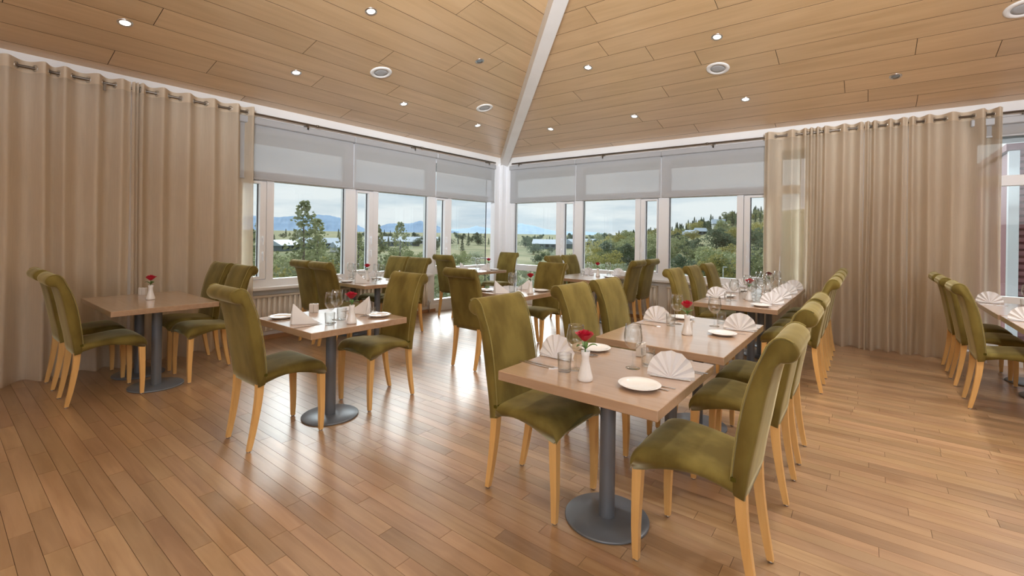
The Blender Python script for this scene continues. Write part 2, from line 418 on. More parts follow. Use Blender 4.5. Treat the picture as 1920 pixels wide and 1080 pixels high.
DMAX = 6.0
cb = MB()
T = 0.06
hx, hy = XR - DMAX, YL - DMAX
def slab(poly):
    n = len(poly)
    cb.add([p for p in poly] + [(x, y, z + 0.1) for x, y, z in poly], [tuple(range(n)), tuple(range(2 * n - 1, n - 1, -1))] + [(i, n + i, n + (i + 1) % n, (i + 1) % n) for i in range(n)])
O = 0.014
slab([(X0, YL + .1, zl(YL + .1) + O), (X0, hy, zl(hy) + O), (hx, hy, zl(hy) + O), (XR, YL, ZC + O), (XR, YL + .1, zl(YL + .1) + O)])
slab([(XR + .1, Y0, zr(XR + .1) + O), (XR + .1, YL, zr(XR + .1) + O), (XR, YL, ZC + O), (hx, hy, zr(hx) + O), (hx, Y0, zr(hx) + O)])
slab([(X0, hy, zl(hy) + O), (X0, Y0, zl(hy) + O), (hx, Y0, zl(hy) + O), (hx, hy, zl(hy) + O)])
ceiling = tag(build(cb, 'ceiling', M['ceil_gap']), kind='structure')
LJ = {-1: 2.38, 0: 1.11, 1: 1.87, 2: 2.90, 3: 1.26, 4: 2.49, 5: 3.25, 6: 4.05, 7: 4.51, 8: 1.7, 9: 3.37, 10: 0.9, 11: 2.2}
RJ = {-1: 1.06, 0: -0.44, 1: 0.02, 2: 0.24, 3: -0.98, 4: -0.36, 5: 0.82, 6: 1.59, 7: 2.06, 8: 2.52, 9: 1.2, 10: 2.38, 11: 0.3}
PL, RW, CG = 2.53, 0.285, 0.0025
def plank_mesh(a0, a1, d0, d1, left):
    """a = position along the wall, d = distance in from the wall; ends cut on the hip"""
    lim = lambda d: (XR if left else YL) - d
    pts = []
    for d in (d0, d1):
        for a in (a0, a1): pts.append((min(a, lim(d)), d))
    if pts[1][0] - pts[0][0] < 0.02 and pts[3][0] - pts[2][0] < 0.02: return None
    vs = []
    for dz in (0.0, O):
        for a, d in pts:
            z = ZC + KC * d + dz
            vs.append((a, YL - d, z) if left else (XR - d, a, z))
    m = MB().add(vs, [(0, 1, 3, 2), (4, 6, 7, 5), (0, 4, 5, 1), (1, 5, 7, 3), (3, 7, 6, 2), (2, 6, 4, 0)])
    me = m.mesh('ceiling_plank', M['ceil_l'] if left else M['ceil_r'], fix=False)
    me.materials.append(M['ceil_gap'])                       # groove shade put into the colour of the edge faces
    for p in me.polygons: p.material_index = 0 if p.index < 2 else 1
    return me
for left in (True, False):
    joints = LJ if left else RJ
    lo, hi = (X0, XR) if left else (Y0, YL)
    for r in range(-1, 20):
        d0, d1 = max(0.16 + r * RW, -0.05), 0.16 + (r + 1) * RW
        ph = joints.get(r, rng.uniform(0, PL))
        a = ph - PL * math.ceil((ph - lo) / PL)
        while a < hi:
            me = plank_mesh(max(a + CG, lo), min(a + PL - CG, hi), d0 + CG, d1 - CG, left)
            if me and a + PL > lo + 0.05: link('ceiling_plank', me, ceiling)
            a += PL

# ------------------------------------------------------------------ hip beam and corner post
bw, drop = 0.075, 0.195
px_, py_ = bw / sqrt(2), bw / sqrt(2)
rings = []
for t in (-0.02, 5.9):
    bx, by, bz = XR - t, YL - t, ZC + KC * t
    rings.append([(bx - px_, by + py_, bz - drop), (bx + px_, by - py_, bz - drop), (bx + px_, by - py_, bz + 0.02), (bx - px_, by + py_, bz + 0.02)])
tag(build(MB().loft(rings), 'trim_1', M['beam']), 'whitewashed roof beam rising from the glazed corner', None, kind='structure')
post = MB()
post.box(7.215, 7.36, YL - 0.06, YL + 0.05, 0, 2.80)
post.box(XR - 0.06, XR + 0.05, 5.87, 5.985, 0, 2.80)
post.box(7.36, XR + 0.05, 5.985, YL + 0.05, 0, 2.86)
tag(build(post, 'trim_2', M['frame']), kind='structure')

# ------------------------------------------------------------------ walls
def lw(name, mb, mat, kind='structure', parent=None):
    o = build(mb, name, mat, parent)
    if not parent: tag(o, kind=kind)
    return o
wl_ = MB()
wl_.box(X0, 2.36, YL - 0.02, YL + 0.16, -0.1, 3.1)                        # solid part behind the left curtain
wl_.box(2.36, 5.46, YL - 0.02, YL + 0.16, -0.1, 0.66)                     # parapet below the glazing
wl_.box(5.46, XR - 0.02, YL - 0.05, YL + 0.16, -0.1, 0.13)
wl_.box(2.36, XR, YL - 0.02, YL + 0.16, 2.66, 3.1)                       # white lintel band
lw('wall_left', wl_, M['white'])
wr_ = MB()
wr_.box(XR - 0.02, XR + 0.16, -0.82, 0.70, -0.1, 3.1)
wr_.box(XR - 0.02, XR + 0.16, 0.70, 4.33, -0.1, 0.66)
wr_.box(XR - 0.05, XR + 0.16, 4.33, YL + 0.05, -0.1, 0.13)
wr_.box(XR - 0.05, XR + 0.16, -2.6, -0.82, -0.1, 0.10)
wr_.box(XR - 0.02, XR + 0.16, 0.70, YL, 2.66, 3.1)
wr_.box(XR - 0.02, XR + 0.16, -2.6, -0.82, 2.66, 3.1)
wr_.box(XR - 0.02, XR + 0.16, -6.0, -2.6, -0.1, 3.1)
lw('wall_right', wr_, M['white'])
lw('wall_rear', MB().box(X0 - .15, X1, Y0 - .15, Y0, -.1, 5.2), M['white'])
lw('wall_entrance', MB().box(X0 - .15, X0, Y0, Y1, -.1, 5.2), M['white'])
lw('baseboard_left', MB().box(2.2, 5.62, YL - 0.055, YL - 0.02, 0, 0.055), M['baseboard'])
lw('baseboard_right', MB().box(XR - 0.055, XR - 0.02, 0.9, 4.35, 0, 0.055), M['baseboard'])
# sill ledges
lw('trim_3', MB().cbox(2.30, 5.50, YL - 0.16, YL + 0.02, 0.645, 0.685, 0.006), M['frame'])
lw('trim_4', MB().cbox(XR - 0.16, XR + 0.02, 1.02, 4.30, 0.645, 0.685, 0.006), M['frame'])

# ------------------------------------------------------------------ windows (units 1.6 m wide, narrow vent + wide pane)
ZS, ZT0, ZT1, ZH = 0.775, 2.03, 2.147, 2.64
def window(idx, left, a, low, vent_first=True, handle=True, span=1.6, novent=False):
    """a = start along the wall; runs in +x on the left wall, in -y from a on the right wall; narrow vent first or last"""
    def bx(mb, s0, s1, z0, z1, d0, d1):
        if left: mb.box(a + s0, a + s1, YL + d0, YL + d1, z0, z1)
        else: mb.box(XR + d0, XR + d1, a - s1, a - s0, z0, z1)
    fr = MB(); P = 0.085
    bx(fr, -P, P, 0.13 if low else 0.66, ZH + 0.06, -0.05, 0.07)               # jamb post
    bx(fr, P, span - P, 0.66, ZS, -0.045, 0.06)                                # bottom rail
    bx(fr, P, span - P, ZT0, ZT1, -0.045, 0.06)                                # transom
    bx(fr, P, span - P, ZH, ZH + 0.06, -0.045, 0.06)                           # head
    if low:
        bx(fr, P, span - P, 0.13, 0.205, -0.045, 0.06)
    v0, v1 = (P, 0.49) if vent_first else (span - 0.49, span - P)
    w0, w1 = (0.49, span - P) if vent_first else (P, span - 0.49)
    if novent: w0, w1 = P, span - P
    m0, m1 = (0.40, 0.49) if vent_first else (span - 0.49, span - 0.40)
    if not novent: bx(fr, m0, m1, ZS, ZT0, -0.045, 0.06)                        # mullion between vent and pane
    root = build(fr, 'window_%d' % idx, M['frame']); tag(root, kind='structure')
    if not novent:
        s0, s1 = (P, 0.40) if vent_first else (span - 0.40, span - P)
        sash = MB(); t = 0.075
        q0, q1 = (s0 + 0.012, s1 - 0.012)
        hinge = 0.012
        if vent_first: e0, e1 = hinge, t
        else: e0, e1 = t, hinge
        bx(sash, q0, q0 + e0, ZS + .008, ZT0 - .008, -0.06, 0.05); bx(sash, q1 - e1, q1, ZS + .008, ZT0 - .008, -0.06, 0.05)
        bx(sash, q0 + e0, q1 - e1, ZS + .008, ZS + .04, -0.058, 0.048); bx(sash, q0 + e0, q1 - e1, ZT0 - .04, ZT0 - .008, -0.058, 0.048)
        so = build(sash, 'sash_frame', M['frame'], root)
        g = MB(); bx(g, q0 + e0, q1 - e1, ZS + .04, ZT0 - .04, 0.0, 0.006); build(g, 'pane', M['pane'], so)
        gk = MB(); e = q1 - e1 if vent_first else q0 + e0
        bx(gk, e - 0.010, e + 0.010, ZS + .035, ZT0 - .035, -0.004, 0.012); build(gk, 'gasket', M['gasket'], so)
        if handle:
            hd = MB(); hc = (q0 + 0.035) if not vent_first else (q1 - 0.035)
            for hz in (1.30, 1.10): bx(hd, hc - 0.012, hc + 0.012, hz, hz + 0.03, -0.085, -0.06); bx(hd, hc - 0.009, hc + 0.009, hz - 0.09, hz + 0.03, -0.10, -0.083)
            build(hd, 'handle', M['frame'], so)
    def pane(s0, s1, z0, z1):
        g = MB(); bx(g, s0, s1, z0, z1, 0.0, 0.006); build(g, 'pane', M['pane'], root)
        gk = MB(); wdt = 0.008
        bx(gk, s0, s0 + wdt, z0, z1, -0.004, 0.012); bx(gk, s1 - wdt, s1, z0, z1, -0.004, 0.012)
        build(gk, 'gasket', M['gasket'], root)
    pane(w0, w1, ZS, ZT0)
    pane(P, span - P, ZT1, ZH)
    if low:
        st = MB(); bx(st, span / 2 - 0.04, span / 2 + 0.04, 0.205, 0.66, -0.045, 0.06); build(st, 'low_mullion', M['frame'], root)
        pane(P, span / 2 - .04, 0.205, 0.66); pane(span / 2 + .04, span - P, 0.205, 0.66)
    return root
window(1, True, 2.30, False); window(2, True, 3.90, False); window(3, True, 5.50, True)
window(4, False, 5.86, True, vent_first=False, span=1.595); window(5, False, 4.265, False, vent_first=False, span=1.597); window(6, False, 2.668, False, vent_first=False, span=1.598)
window(8, False, 1.07, False, novent=True, span=0.40)
window(7, False, -0.90, True, novent=True, span=1.7)

# ------------------------------------------------------------------ roller blinds
def blind(left, s0, s1, label, zb=2.035):
    d = -0.085
    t = thing('roller_blind', label, 'blind', ((s0 + s1) / 2, YL + d, zb) if left else (XR + d, (s0 + s1) / 2, zb), 0 if left else -pi / 2, 'grey roller blinds')
    hw = (s1 - s0) / 2 - 0.008
    build(MB().box(-hw, hw, -0.0008, 0.0008, 0.02, 2.73 - zb), 'fabric', M['blind'], t)
    build(MB().cbox(-hw - .006, hw + .006, -0.04, 0.05, 2.715 - zb, 2.80 - zb, 0.01), 'cassette', M['cassette'], t)
    build(MB().cbox(-hw, hw, -0.008, 0.008, 0, 0.022, 0.004), 'bottom_bar', M['cassette'], t)
blind(True, 2.32, 3.92, 'grey roller blind beside the tall left curtain')
blind(True, 3.92, 5.56, 'grey roller blind over the middle left-wall window')
blind(True, 5.56, 7.17, 'grey roller blind on the left wall next to the corner post')
blind(False, 4.31, 5.87, 'grey roller blind on the right wall next to the corner post')
blind(False, 2.70, 4.31, 'grey roller blind over the middle right-wall window')
blind(False, 1.09, 2.70, 'grey roller blind beside the sheer right curtain')
blind(False, -2.55, -0.92, 'grey roller blind rolled up over the window by the red wing', zb=2.58)

# ------------------------------------------------------------------ curtain rods
ZROD = 2.842
def rod(left, a0, a1, brackets, joints, label):
    t = thing('curtain_rod', label, 'curtain rod')
    pos = (lambda a, d, z: (a, YL - d, z)) if left else (lambda a, d, z: (XR - d, a, z))
    build(MB().tube([pos(a0, 0.115, ZROD), pos(a1, 0.115, ZROD)], 0.0125, 10), 'rod', M['rod'], t)
    for b in brackets:
        m = MB().tube([pos(b, 0.02, ZROD - 0.012), pos(b, 0.115, ZROD - 0.012)], 0.008, 8)
        lo, hi = pos(b - .012, 0.105, ZROD - 0.075), pos(b + .012, 0.125, ZROD - .01)
        m.box(min(lo[0], hi[0]), max(lo[0], hi[0]), min(lo[1], hi[1]), max(lo[1], hi[1]), lo[2], hi[2])
        build(m, 'bracket', M['rod'], t)
    for j in joints: build(MB().tube([pos(j - .016, 0.115, ZROD), pos(j + .016, 0.115, ZROD)], 0.018, 10), 'connector', M['rod'], t)
rod(True, -1.2, 7.15, (1.1, 3.19, 5.05, 6.95), (3.33, 5.20), 'long dark metal curtain rod on the left wall')
rod(False, -3.0, 5.80, (5.62, 3.75, 1.89, -1.35), (1.98,), 'long dark metal curtain rod on the right wall')

# ------------------------------------------------------------------ curtains
def curtain(left, start, end, folds, label, seed, amp=0.085):
    """folds: places where the cloth bulges in front of the rod; between them it passes behind"""
    r = random.Random(seed)
    t = thing('curtain', label, 'curtain', group='cream eyelet curtains')
    keys = []
    for i, f in enumerate(folds):
        if i:
            g = f - folds[i - 1]; keys.append(((f + folds[i - 1]) / 2, -0.52 * min(1, g / 0.13) ** 0.5, g))
        keys.append((f, 1.0, 0.1))
    keys = [(start, 0.3, .1)] + keys + [(end, 0.2, .1)]
    def off(a, lv):
        for (p0, v0, _), (p1, v1, _) in zip(keys, keys[1:]):
            if p0 <= a <= p1:
                u = (a - p0) / max(p1 - p0, 1e-6); s = 0.5 - 0.5 * cos(pi * u)
                e = 0.75 if v1 > v0 else 1.35; s = s ** (1.5 if v1 > v0 else 0.67)
                return v0 + (v1 - v0) * s
        return 0
    n = max(40, int((end - start) / 0.009)); ph = [r.uniform(0, 6.28) for _ in range(6)]
    levels = [0.0, 0.004, 0.35, 0.75, 1.15, 1.55, 1.95, 2.35, 2.62, 2.72]
    TOP = ZROD + 0.062
    def pt(a, z):
        k = 1 - z / TOP
        o = off(a, k) * amp * (1 + 0.2 * k) + 0.014 * k * sin(a * 9 + ph[0]) + 0.012 * k * sin(a * 23 + ph[1])
        aa = a + 0.012 * k * sin(z * 1.3 + a * 6 + ph[2])
        return (aa, YL - 0.115 - o, z) if left else (XR - 0.115 - o, aa, z)
    cols = [start + (end - start) * i / n for i in range(n + 1)]
    def sheet(zs):
        m = MB(); m.loft([[pt(a, z + (0.006 * sin(a * 17 + ph[3]) if z < 0.01 else 0)) for a in cols] for z in zs], False, True, closed=False); return m
    build(sheet(levels[1:] + [TOP - 0.105]), 'fabric', M['curtain'], t)
    build(sheet([TOP - 0.105, TOP - 0.06, TOP]), 'heading', M['heading'], t)
    # an eyelet wherever the cloth crosses the rod
    for i in range(n):
        a0, a1 = cols[i], cols[i + 1]; o0, o1 = off(a0, 0), off(a1, 0)
        if o0 * o1 < 0:
            a = (a0 + a1) / 2; p = pt(a, ZROD); slope = (o1 - o0) * amp / (a1 - a0)
            d = Vector((1, -slope, 0)) if left else Vector((-slope, 1, 0)); d.normalize()
            m = MB(); N = 14; rr = []
            for k in range(N + 1):
                an = 2 * pi * k / N; c = Vector(p) + d * (0.027 * cos(an)) + Vector((0, 0, 0.027 * sin(an))); rr.append(tuple(c))
            m.tube(rr, 0.0055, 6, caps=False)
            build(m, 'eyelet', M['eyelet'], t)
curtain(True, -0.75, 1.30, [-0.62, -0.35, -0.08, 0.20, 0.443, 0.674, 0.808, 1.042, 1.225], 'tall cream eyelet curtain at the left edge behind the bare table', 3)
curtain(True, 1.31, 2.50, [1.325, 1.352, 1.385, 1.566, 1.799, 2.04, 2.294, 2.468], 'tall cream eyelet curtain ending beside the left window', 5)
curtain(False, 0.06, 1.186, [0.085, 0.264, 0.467, 0.551, 0.624, 0.692, 0.843, 1.131], 'sheer cream curtain beside the right-wall blinds', 7)
curtain(False, -0.37, 0.05, [-0.325, -0.203, -0.045, 0.014], 'narrow cream curtain between the two wider ones', 9)
curtain(False, -1.175, -0.38, [-1.146, -1.014, -0.761, -0.555, -0.41], 'sheer cream curtain next to the view of the red wing', 11)

# ------------------------------------------------------------------ radiators
rib = MB().loft([[(x, y, z) for x, y in ((-.022, 0), (-.016, -.018), (-.006, -.026), (.006, -.026), (.016, -.018), (.022, 0))] for z in (0.02, 0.435)], True, True).mesh('rib', M['radiator'])
def radiator(left, s0, s1, label, valve=None):
    L = s1 - s0
    t = thing('radiator', label, 'radiator', ((s0 + s1) / 2, YL - 0.06, 0.115) if left else (XR - 0.06, (s0 + s1) / 2, 0.115), 0 if left else -pi / 2, 'ribbed radiators under the windows')
    build(MB().cbox(-L / 2, L / 2, -0.03, 0.03, 0, 0.455, 0.006), 'panel', M['radiator'], t)
    n = int(L / 0.066)
    for i in range(n): link('rib', rib, t, loc=(-L / 2 + (i + .5) * L / n, -0.03, 0))
    build(MB().cbox(-L / 2, L / 2, -0.062, 0.03, 0.435, 0.462, 0.005), 'top_grille', M['radiator'], t)
    for sx in (-L / 2 + .12, L / 2 - .12): build(MB().tube([(sx, 0, -0.115), (sx, 0, 0.01)], 0.012, 8), 'foot_pipe', M['radiator'], t)
    if valve:
        m = MB().tube([(valve * (L / 2 - .01), -.02, 0.05), (valve * (L / 2 + .05), -.02, 0.05), (valve * (L / 2 + .05), -.02, -0.11)], 0.009, 8)
        m.lathe([(0.02, 0.0), (0.022, 0.02), (0.018, 0.055)], 12, (valve * (L / 2 + .05), -.02, 0.05))
        build(m, 'valve', M['chrome'], t)
radiator(True, 2.42, 3.90, 'cream ribbed radiator beside the left curtain')
radiator(True, 4.02, 5.40, 'cream ribbed radiator at the end of the left parapet', 1)
radiator(False, 2.74, 4.18, 'cream ribbed radiator under the middle right window', -1)
radiator(False, 1.12, 2.58, 'cream ribbed radiator beside the sheer right curtain')

# ------------------------------------------------------------------ ceiling lamps and speakers
def ceil_frame(left, x, y):
    nz = Vector((0, KC, 1)) if left else Vector((KC, 0, 1))
    nz.normalize(); up = -nz
    q = Vector((0, 0, -1)).rotation_difference(up)
    return (x, y, zl(y) if left else zr(x)), q.to_euler()
def downlight(left, x, y, label, on=True, watt=None):
    loc, rot = ceil_frame(left, x, y)
    t = tag(link('downlight', None, loc=loc, rot=rot), label, 'ceiling lamp', 'recessed round ceiling lamps')
    build(MB().lathe([(0.040, -0.003), (0.044, -0.007), (0.055, -0.006), (0.058, -0.001), (0.058, 0.006), (0.040, 0.006)], 28), 'trim_ring', M['chrome'], t)
    build(MB().lathe([(0.0005, -0.0035), (0.020, -0.0045), (0.0385, -0.0035), (0.0385, 0.003)], 24), 'lamp_lens', M['lamp_on'] if on else M['lamp_off'], t)
    if on:
        l = bpy.data.lights.new('downlight_beam', 'SPOT'); l.energy = watt or DOWNLIGHT_W; l.spot_size = R(120); l.spot_blend = 0.8; l.shadow_soft_size = 0.05
        l.color = (1.0, 0.965, 0.92); o = bpy.data.objects.new('downlight_beam', l); C.objects.link(o); o.parent = t; o.location = (0, 0, -0.03)
for x, y, lab, on in ((1.08, 5.19, 'lit recessed lamp above the tall left curtain', True), (2.61, 5.19, 'lit recessed lamp above the end of the left curtain', True),
                      (4.15, 5.19, 'lit recessed lamp above the middle left-wall blind', True), (5.70, 5.19, 'lit recessed lamp in the left slope, closest to the corner', True),
                      (2.66, 3.845, 'lit recessed lamp high in the left slope at the top edge', True), (4.24, 3.845, 'unlit recessed lamp in the left slope near the beam', False)):
    downlight(True, x, y, lab, on)
for x, y, lab, on in ((6.61, 4.33, 'lit recessed lamp in the right slope, closest to the corner', True), (6.61, 2.82, 'lit recessed lamp above the middle right-wall blind', True),
                      (6.61, 1.29, 'lit recessed lamp above the start of the right curtain', True), (6.61, -0.22, 'unlit recessed lamp above the wide right curtain', False),
                      (5.235, 2.87, 'lit recessed lamp right of the beam', True), (5.235, 1.31, 'lit recessed lamp above the large right speaker', True)):
    downlight(False, x, y, lab, on)
for k, (x, y) in enumerate(((6.61, -1.74), (5.235, -0.25), (5.235, -1.8), (3.85, 1.3), (3.85, -0.25), (3.85, -1.8))):  # lamps added out of view to brighten the right side of the room
    downlight(False, x, y, 'added recessed fill lamp of the right slope beyond the upper edge of the view', watt=70)
def speaker(left, x, y, label):
    loc, rot = ceil_frame(left, x, y)
    t = tag(link('ceiling_speaker', None, loc=loc, rot=rot), label, 'speaker', 'round ceiling speakers')
    build(MB().lathe([(0.083, -0.004), (0.088, -0.012), (0.118, -0.010), (0.130, -0.003), (0.130, 0.005), (0.083, 0.005)], 40), 'ring', M['speaker'], t)
    build(MB().lathe([(0.0005, -0.008), (0.05, -0.0075), (0.083, -0.004), (0.083, 0.003)], 32), 'grille', M['grille'], t)
speaker(True, 3.40, 4.69, 'round white ceiling speaker in the left slope, away from the beam')
speaker(True, 5.30, 4.69, 'round white ceiling speaker in the left slope close to the beam')
speaker(False, 5.81, 1.44, 'round white ceiling speaker in the middle of the right slope')
speaker(False, 5.81, -1.04, 'round white ceiling speaker cut off by the upper right edge')

# ------------------------------------------------------------------ chairs
def spline(pts, sub=3):
    out = []
    n = len(pts)
    for i in range(n - 1):
        p0, p1, p2, p3 = (Vector(pts[max(i - 1, 0)]), Vector(pts[i]), Vector(pts[i + 1]), Vector(pts[min(i + 2, n - 1)]))
        for k in range(sub):
            t = k / sub
            out.append(tuple(0.5 * ((2 * p1) + (p2 - p0) * t + (2 * p0 - 5 * p1 + 4 * p2 - p3) * t * t + (3 * p1 - p0 - 3 * p2 + p3) * t ** 3)))
    out.append(tuple(pts[-1])); return out
def make_chair():
    t = thing('dining_chair', 'x', 'chair', group='olive velvet dining chairs')
    # seat: (u, z) outline, front is +u
    top = spline([(-0.16, 0.488), (-0.08, 0.492), (0.02, 0.505), (0.12, 0.512), (0.19, 0.508), (0.235, 0.490), (0.260, 0.455), (0.262, 0.425), (0.250, 0.402)], 3)
    bot = spline([(0.250, 0.402), (0.205, 0.412), (0.14, 0.432), (0.06, 0.450), (-0.02, 0.455), (-0.09, 0.443), (-0.16, 0.422)], 2)[1:]
    prof = top + bot; nt = len(top)
    rings = []
    V = [-1, -0.985, -0.95, -0.85, -0.6, -0.3, 0, 0.3, 0.6, 0.85, 0.95, 0.985, 1]
    for v in V:
        av = abs(v); ins = max(0.0, (av - 0.88) / 0.12) ** 2.2
        ring = []
        for i, (u, z) in enumerate(prof):
            hw = 0.200 + 0.028 * max(0, (u + 0.16) / 0.42)
            z2 = z
            if i < nt - 3: z2 -= 0.020 * ins + 0.006 * av * av
            front = max(0, (u - 0.15) / 0.11)
            if i >= nt - 4: z2 += 0.040 * (1 - av ** 1.6) * min(1, front + 0.25)
            uu = u - 0.010 * ins * (1 if u > 0.2 else 0)
            ring.append((uu, v * hw, z2))
        rings.append(ring)
    build(MB().loft(rings, True, True), 'seat', M['velvet'], t)
    rear = spline([(-0.190, 0.403), (-0.205, 0.52), (-0.225, 0.63), (-0.250, 0.78), (-0.270, 0.875), (-0.284, 0.925), (-0.302, 0.946)], 2)
    roll = spline([(-0.302, 0.946), (-0.328, 0.950), (-0.350, 0.966), (-0.359, 0.992), (-0.351, 1.018), (-0.330, 1.036), (-0.302, 1.042), (-0.276, 1.030), (-0.255, 1.003)], 2)[1:]
    frt = spline([(-0.255, 1.003), (-0.236, 0.955), (-0.208, 0.885), (-0.184, 0.80), (-0.165, 0.70), (-0.152, 0.60), (-0.142, 0.50), (-0.140, 0.43), (-0.150, 0.410)], 2)[1:]
    bp_ = rear + roll + frt
    cu = sum(p[0] for p in bp_) / len(bp_)
    rings = []
    for v in (-1, -0.985, -0.955, -0.9, -0.5, 0, 0.5, 0.9, 0.955, 0.985, 1):
        av = abs(v); ins = max(0.0, (av - 0.9) / 0.1) ** 2 * 0.008
        ring = []
        n = len(bp_)
        for i, (u, z) in enumerate(bp_):
            p, q = Vector(bp_[i - 1]), Vector(bp_[(i + 1) % n]); d = q - p; nn = Vector((d.y, -d.x)); nn.normalize()
            w_ = 0.201 + 0.004 * max(0, (z - 0.8) / 0.24)
            ring.append((u + nn.x * ins, v * w_, z + nn.y * ins))
        rings.append(ring)
    build(MB().loft(rings, True, True), 'backrest', M['velvet'], t)
    edge = [(u, z) for u, z in (roll[8:] + frt[:-3])]
    for s in (-1, 1): build(MB().tube([(u + 0.001, s * (0.1965 + 0.004 * max(0, (z - 0.8) / 0.24)), z) for u, z in edge], 0.0032, 5), 'piping', M['velvet_pipe'], t)
    # the seam where the seat cover meets the back cover
    build(MB().box(-0.158, -0.139, -0.203, 0.203, 0.47, 0.485), 'seat_seam', M['velvet_seam'], t)
    def leg(path, sizes):
        rs = []
        for (u, v, z), s in zip(path, sizes): rs.append([(u - s, v - s, z), (u + s, v - s, z), (u + s, v + s, z), (u - s, v + s, z)])
        return MB().loft(rs)
    gl = MB().lathe([(0.011, 0.0), (0.012, 0.004), (0.010, 0.009)], 10).mesh('foot_glide', M['glide'])
    for s in (-1, 1):
        f = spline([(0.232, s * 0.198, 0.008), (0.234, s * 0.200, 0.15), (0.230, s * 0.201, 0.30), (0.226, s * 0.200, 0.44)], 2)
        o = build(leg(f, [0.0125 + 0.009 * (k / (len(f) - 1)) ** 0.8 for k in range(len(f))]), 'leg', M['beech'], t)
        link('foot_glide', gl, o, loc=(0.232, s * 0.198, 0))
        b = spline([(-0.228, s * 0.158, 0.008), (-0.206, s * 0.161, 0.12), (-0.186, s * 0.164, 0.25), (-0.174, s * 0.166, 0.36), (-0.170, s * 0.166, 0.47)], 2)
        o = build(leg(b, [0.0125 + 0.009 * (k / (len(b) - 1)) ** 0.8 for k in range(len(b))]), 'leg', M['beech'], t)
        link('foot_glide', gl, o, loc=(-0.228, s * 0.158, 0))
    return Proto(t)
chair = make_chair()
CH = 'olive velvet scroll-back chair '
for x, y, a, lab in (
    (2.09, 1.415, -90, 'on the left of the front square table, facing the rose'),
    (2.11, 0.545, 90, 'on the right of the front table, seen from behind'),
    (2.95, 1.43, -90, 'directly behind the front left chair of the row'),
    (3.51, 1.43, -90, 'third on the left of the row, at the second table'),
    (2.953, 0.55, 90, 'second from the viewer on the right of the row'),
    (3.51, 0.55, 90, 'third from the viewer on the right of the row'),
    (5.20, 1.43, -90, 'at the long table, left side, first from the viewer'),
    (5.88, 1.43, -90, 'at the long table, left side, middle of three'),
    (6.60, 1.43, -90, 'at the long table, left side, closest to the window'),
    (5.155, 0.545, 90, 'at the long table, right side, first of four'),
    (5.72, 0.545, 90, 'at the long table, right side, second of four'),
    (6.25, 0.545, 90, 'at the long table, right side, third of four'),
    (6.80, 0.545, 90, 'at the long table, right side, closest to the curtain'),
    (1.505, 3.23, 0, 'on the left of the small left-centre table, back to the viewer'),
    (2.39, 3.26, 180, 'on the right of the small left-centre table, seat to the viewer'),
    (0.925, 5.055, 0, 'at the bare table, left side, closer to the viewer'),
    (0.925, 5.666, 0, 'at the bare table, left side, against the curtain'),
    (1.735, 5.06, 180, 'at the bare table, right side, closer to the viewer'),
    (1.735, 5.61, 180, 'at the bare table, right side, against the curtain'),
    (3.185, 5.08, 0, 'left of the radiator-side table, closer to the viewer'),
    (3.185, 5.53, 0, 'left of the radiator-side table, closest to the radiator'),
    (4.12, 5.12, 180, 'right of the radiator-side table, closer to the viewer'),
    (4.12, 5.58, 180, 'right of the radiator-side table, closest to the window'),
    (5.565, 5.52, 0, 'on the left of the corner table, by the radiator end'),
    (6.70, 5.50, 180, 'on the right of the corner table, against the corner post'),
    (3.69, 3.30, 0, 'on the left of the mid-room table, back to the viewer'),
    (4.68, 3.20, 180, 'on the right of the mid-room table, seat showing'),
    (6.62, 3.95, -90, 'left of the right-window table, half hidden'),
    (7.15, 3.95, -90, 'left of the right-window table, closest to the glass'),
    (6.47, 2.97, 90, 'right of the right-window table, first from the viewer'),
    (7.02, 2.97, 90, 'right of the right-window table, closest to the radiator'),
    (5.54, -0.915, -90, 'first of three in front of the wide right curtain'),
    (6.27, -0.905, -90, 'middle of three in front of the wide right curtain'),
    (6.88, -0.905, -90, 'closest to the wide right curtain, last of three'),
):
    chair.place(CH + lab, (x, y, 0), R(a))

# ------------------------------------------------------------------ tables
def table(x0, x1, y0, y1, bases, label, rot=0):
    cx, cy = (x0 + x1) / 2, (y0 + y1) / 2
    t = thing('dining_table', label, 'table', (cx, cy, 0), R(rot), 'oak topped pedestal tables')
    build(MB().cbox(x0 - cx, x1 - cx, y0 - cy, y1 - cy, 0.706, 0.75, 0.0025), 'tabletop', M['table'], t)
    for bx, by in bases:
        bx -= cx; by -= cy
        b = build(MB().lathe([(0.200, 0.0), (0.205, 0.003), (0.205, 0.010), (0.201, 0.013), (0.05, 0.016)], 48, (bx, by, 0)), 'base', M['pedestal'], t)
        build(MB().lathe([(0.038, 0.012), (0.038, 0.70)], 24, (bx, by, 0), caps=False), 'column', M['pedestal'], t)
        build(MB().cbox(bx - .16, bx + .16, by - .16, by + .16, 0.698, 0.7065, 0.002), 'top_plate', M['pedestal'], t)
table(1.693, 2.487, 0.613, 1.387, [(2.10, 1.01)], 'square oak-topped table at the front of the row, closest to the viewer')
table(2.670, 3.862, 0.608, 1.380, [(2.97, 0.99), (3.56, 0.99)], 'rectangular oak-topped table second in the row')
table(4.742, 5.868, 0.636, 1.374, [(5.02, 1.0), (5.58, 1.0)], 'nearer half of the long set table in the row')
table(5.874, 7.000, 0.632, 1.370, [(6.15, 1.0), (6.72, 1.0)], 'farther half of the long set table, by the curtain')
table(1.528, 2.295, 2.795, 3.585, [(1.92, 3.22)], 'square oak-topped table left of centre with peaked napkins')
table(0.905, 1.660, 4.640, 5.740, [(1.295, 5.01), (1.295, 5.545)], 'bare oak-topped table by the tall left curtain')
table(3.270, 4.035, 4.762, 5.880, [(3.655, 5.05), (3.655, 5.60)], 'oak-topped table by the left-wall radiator')
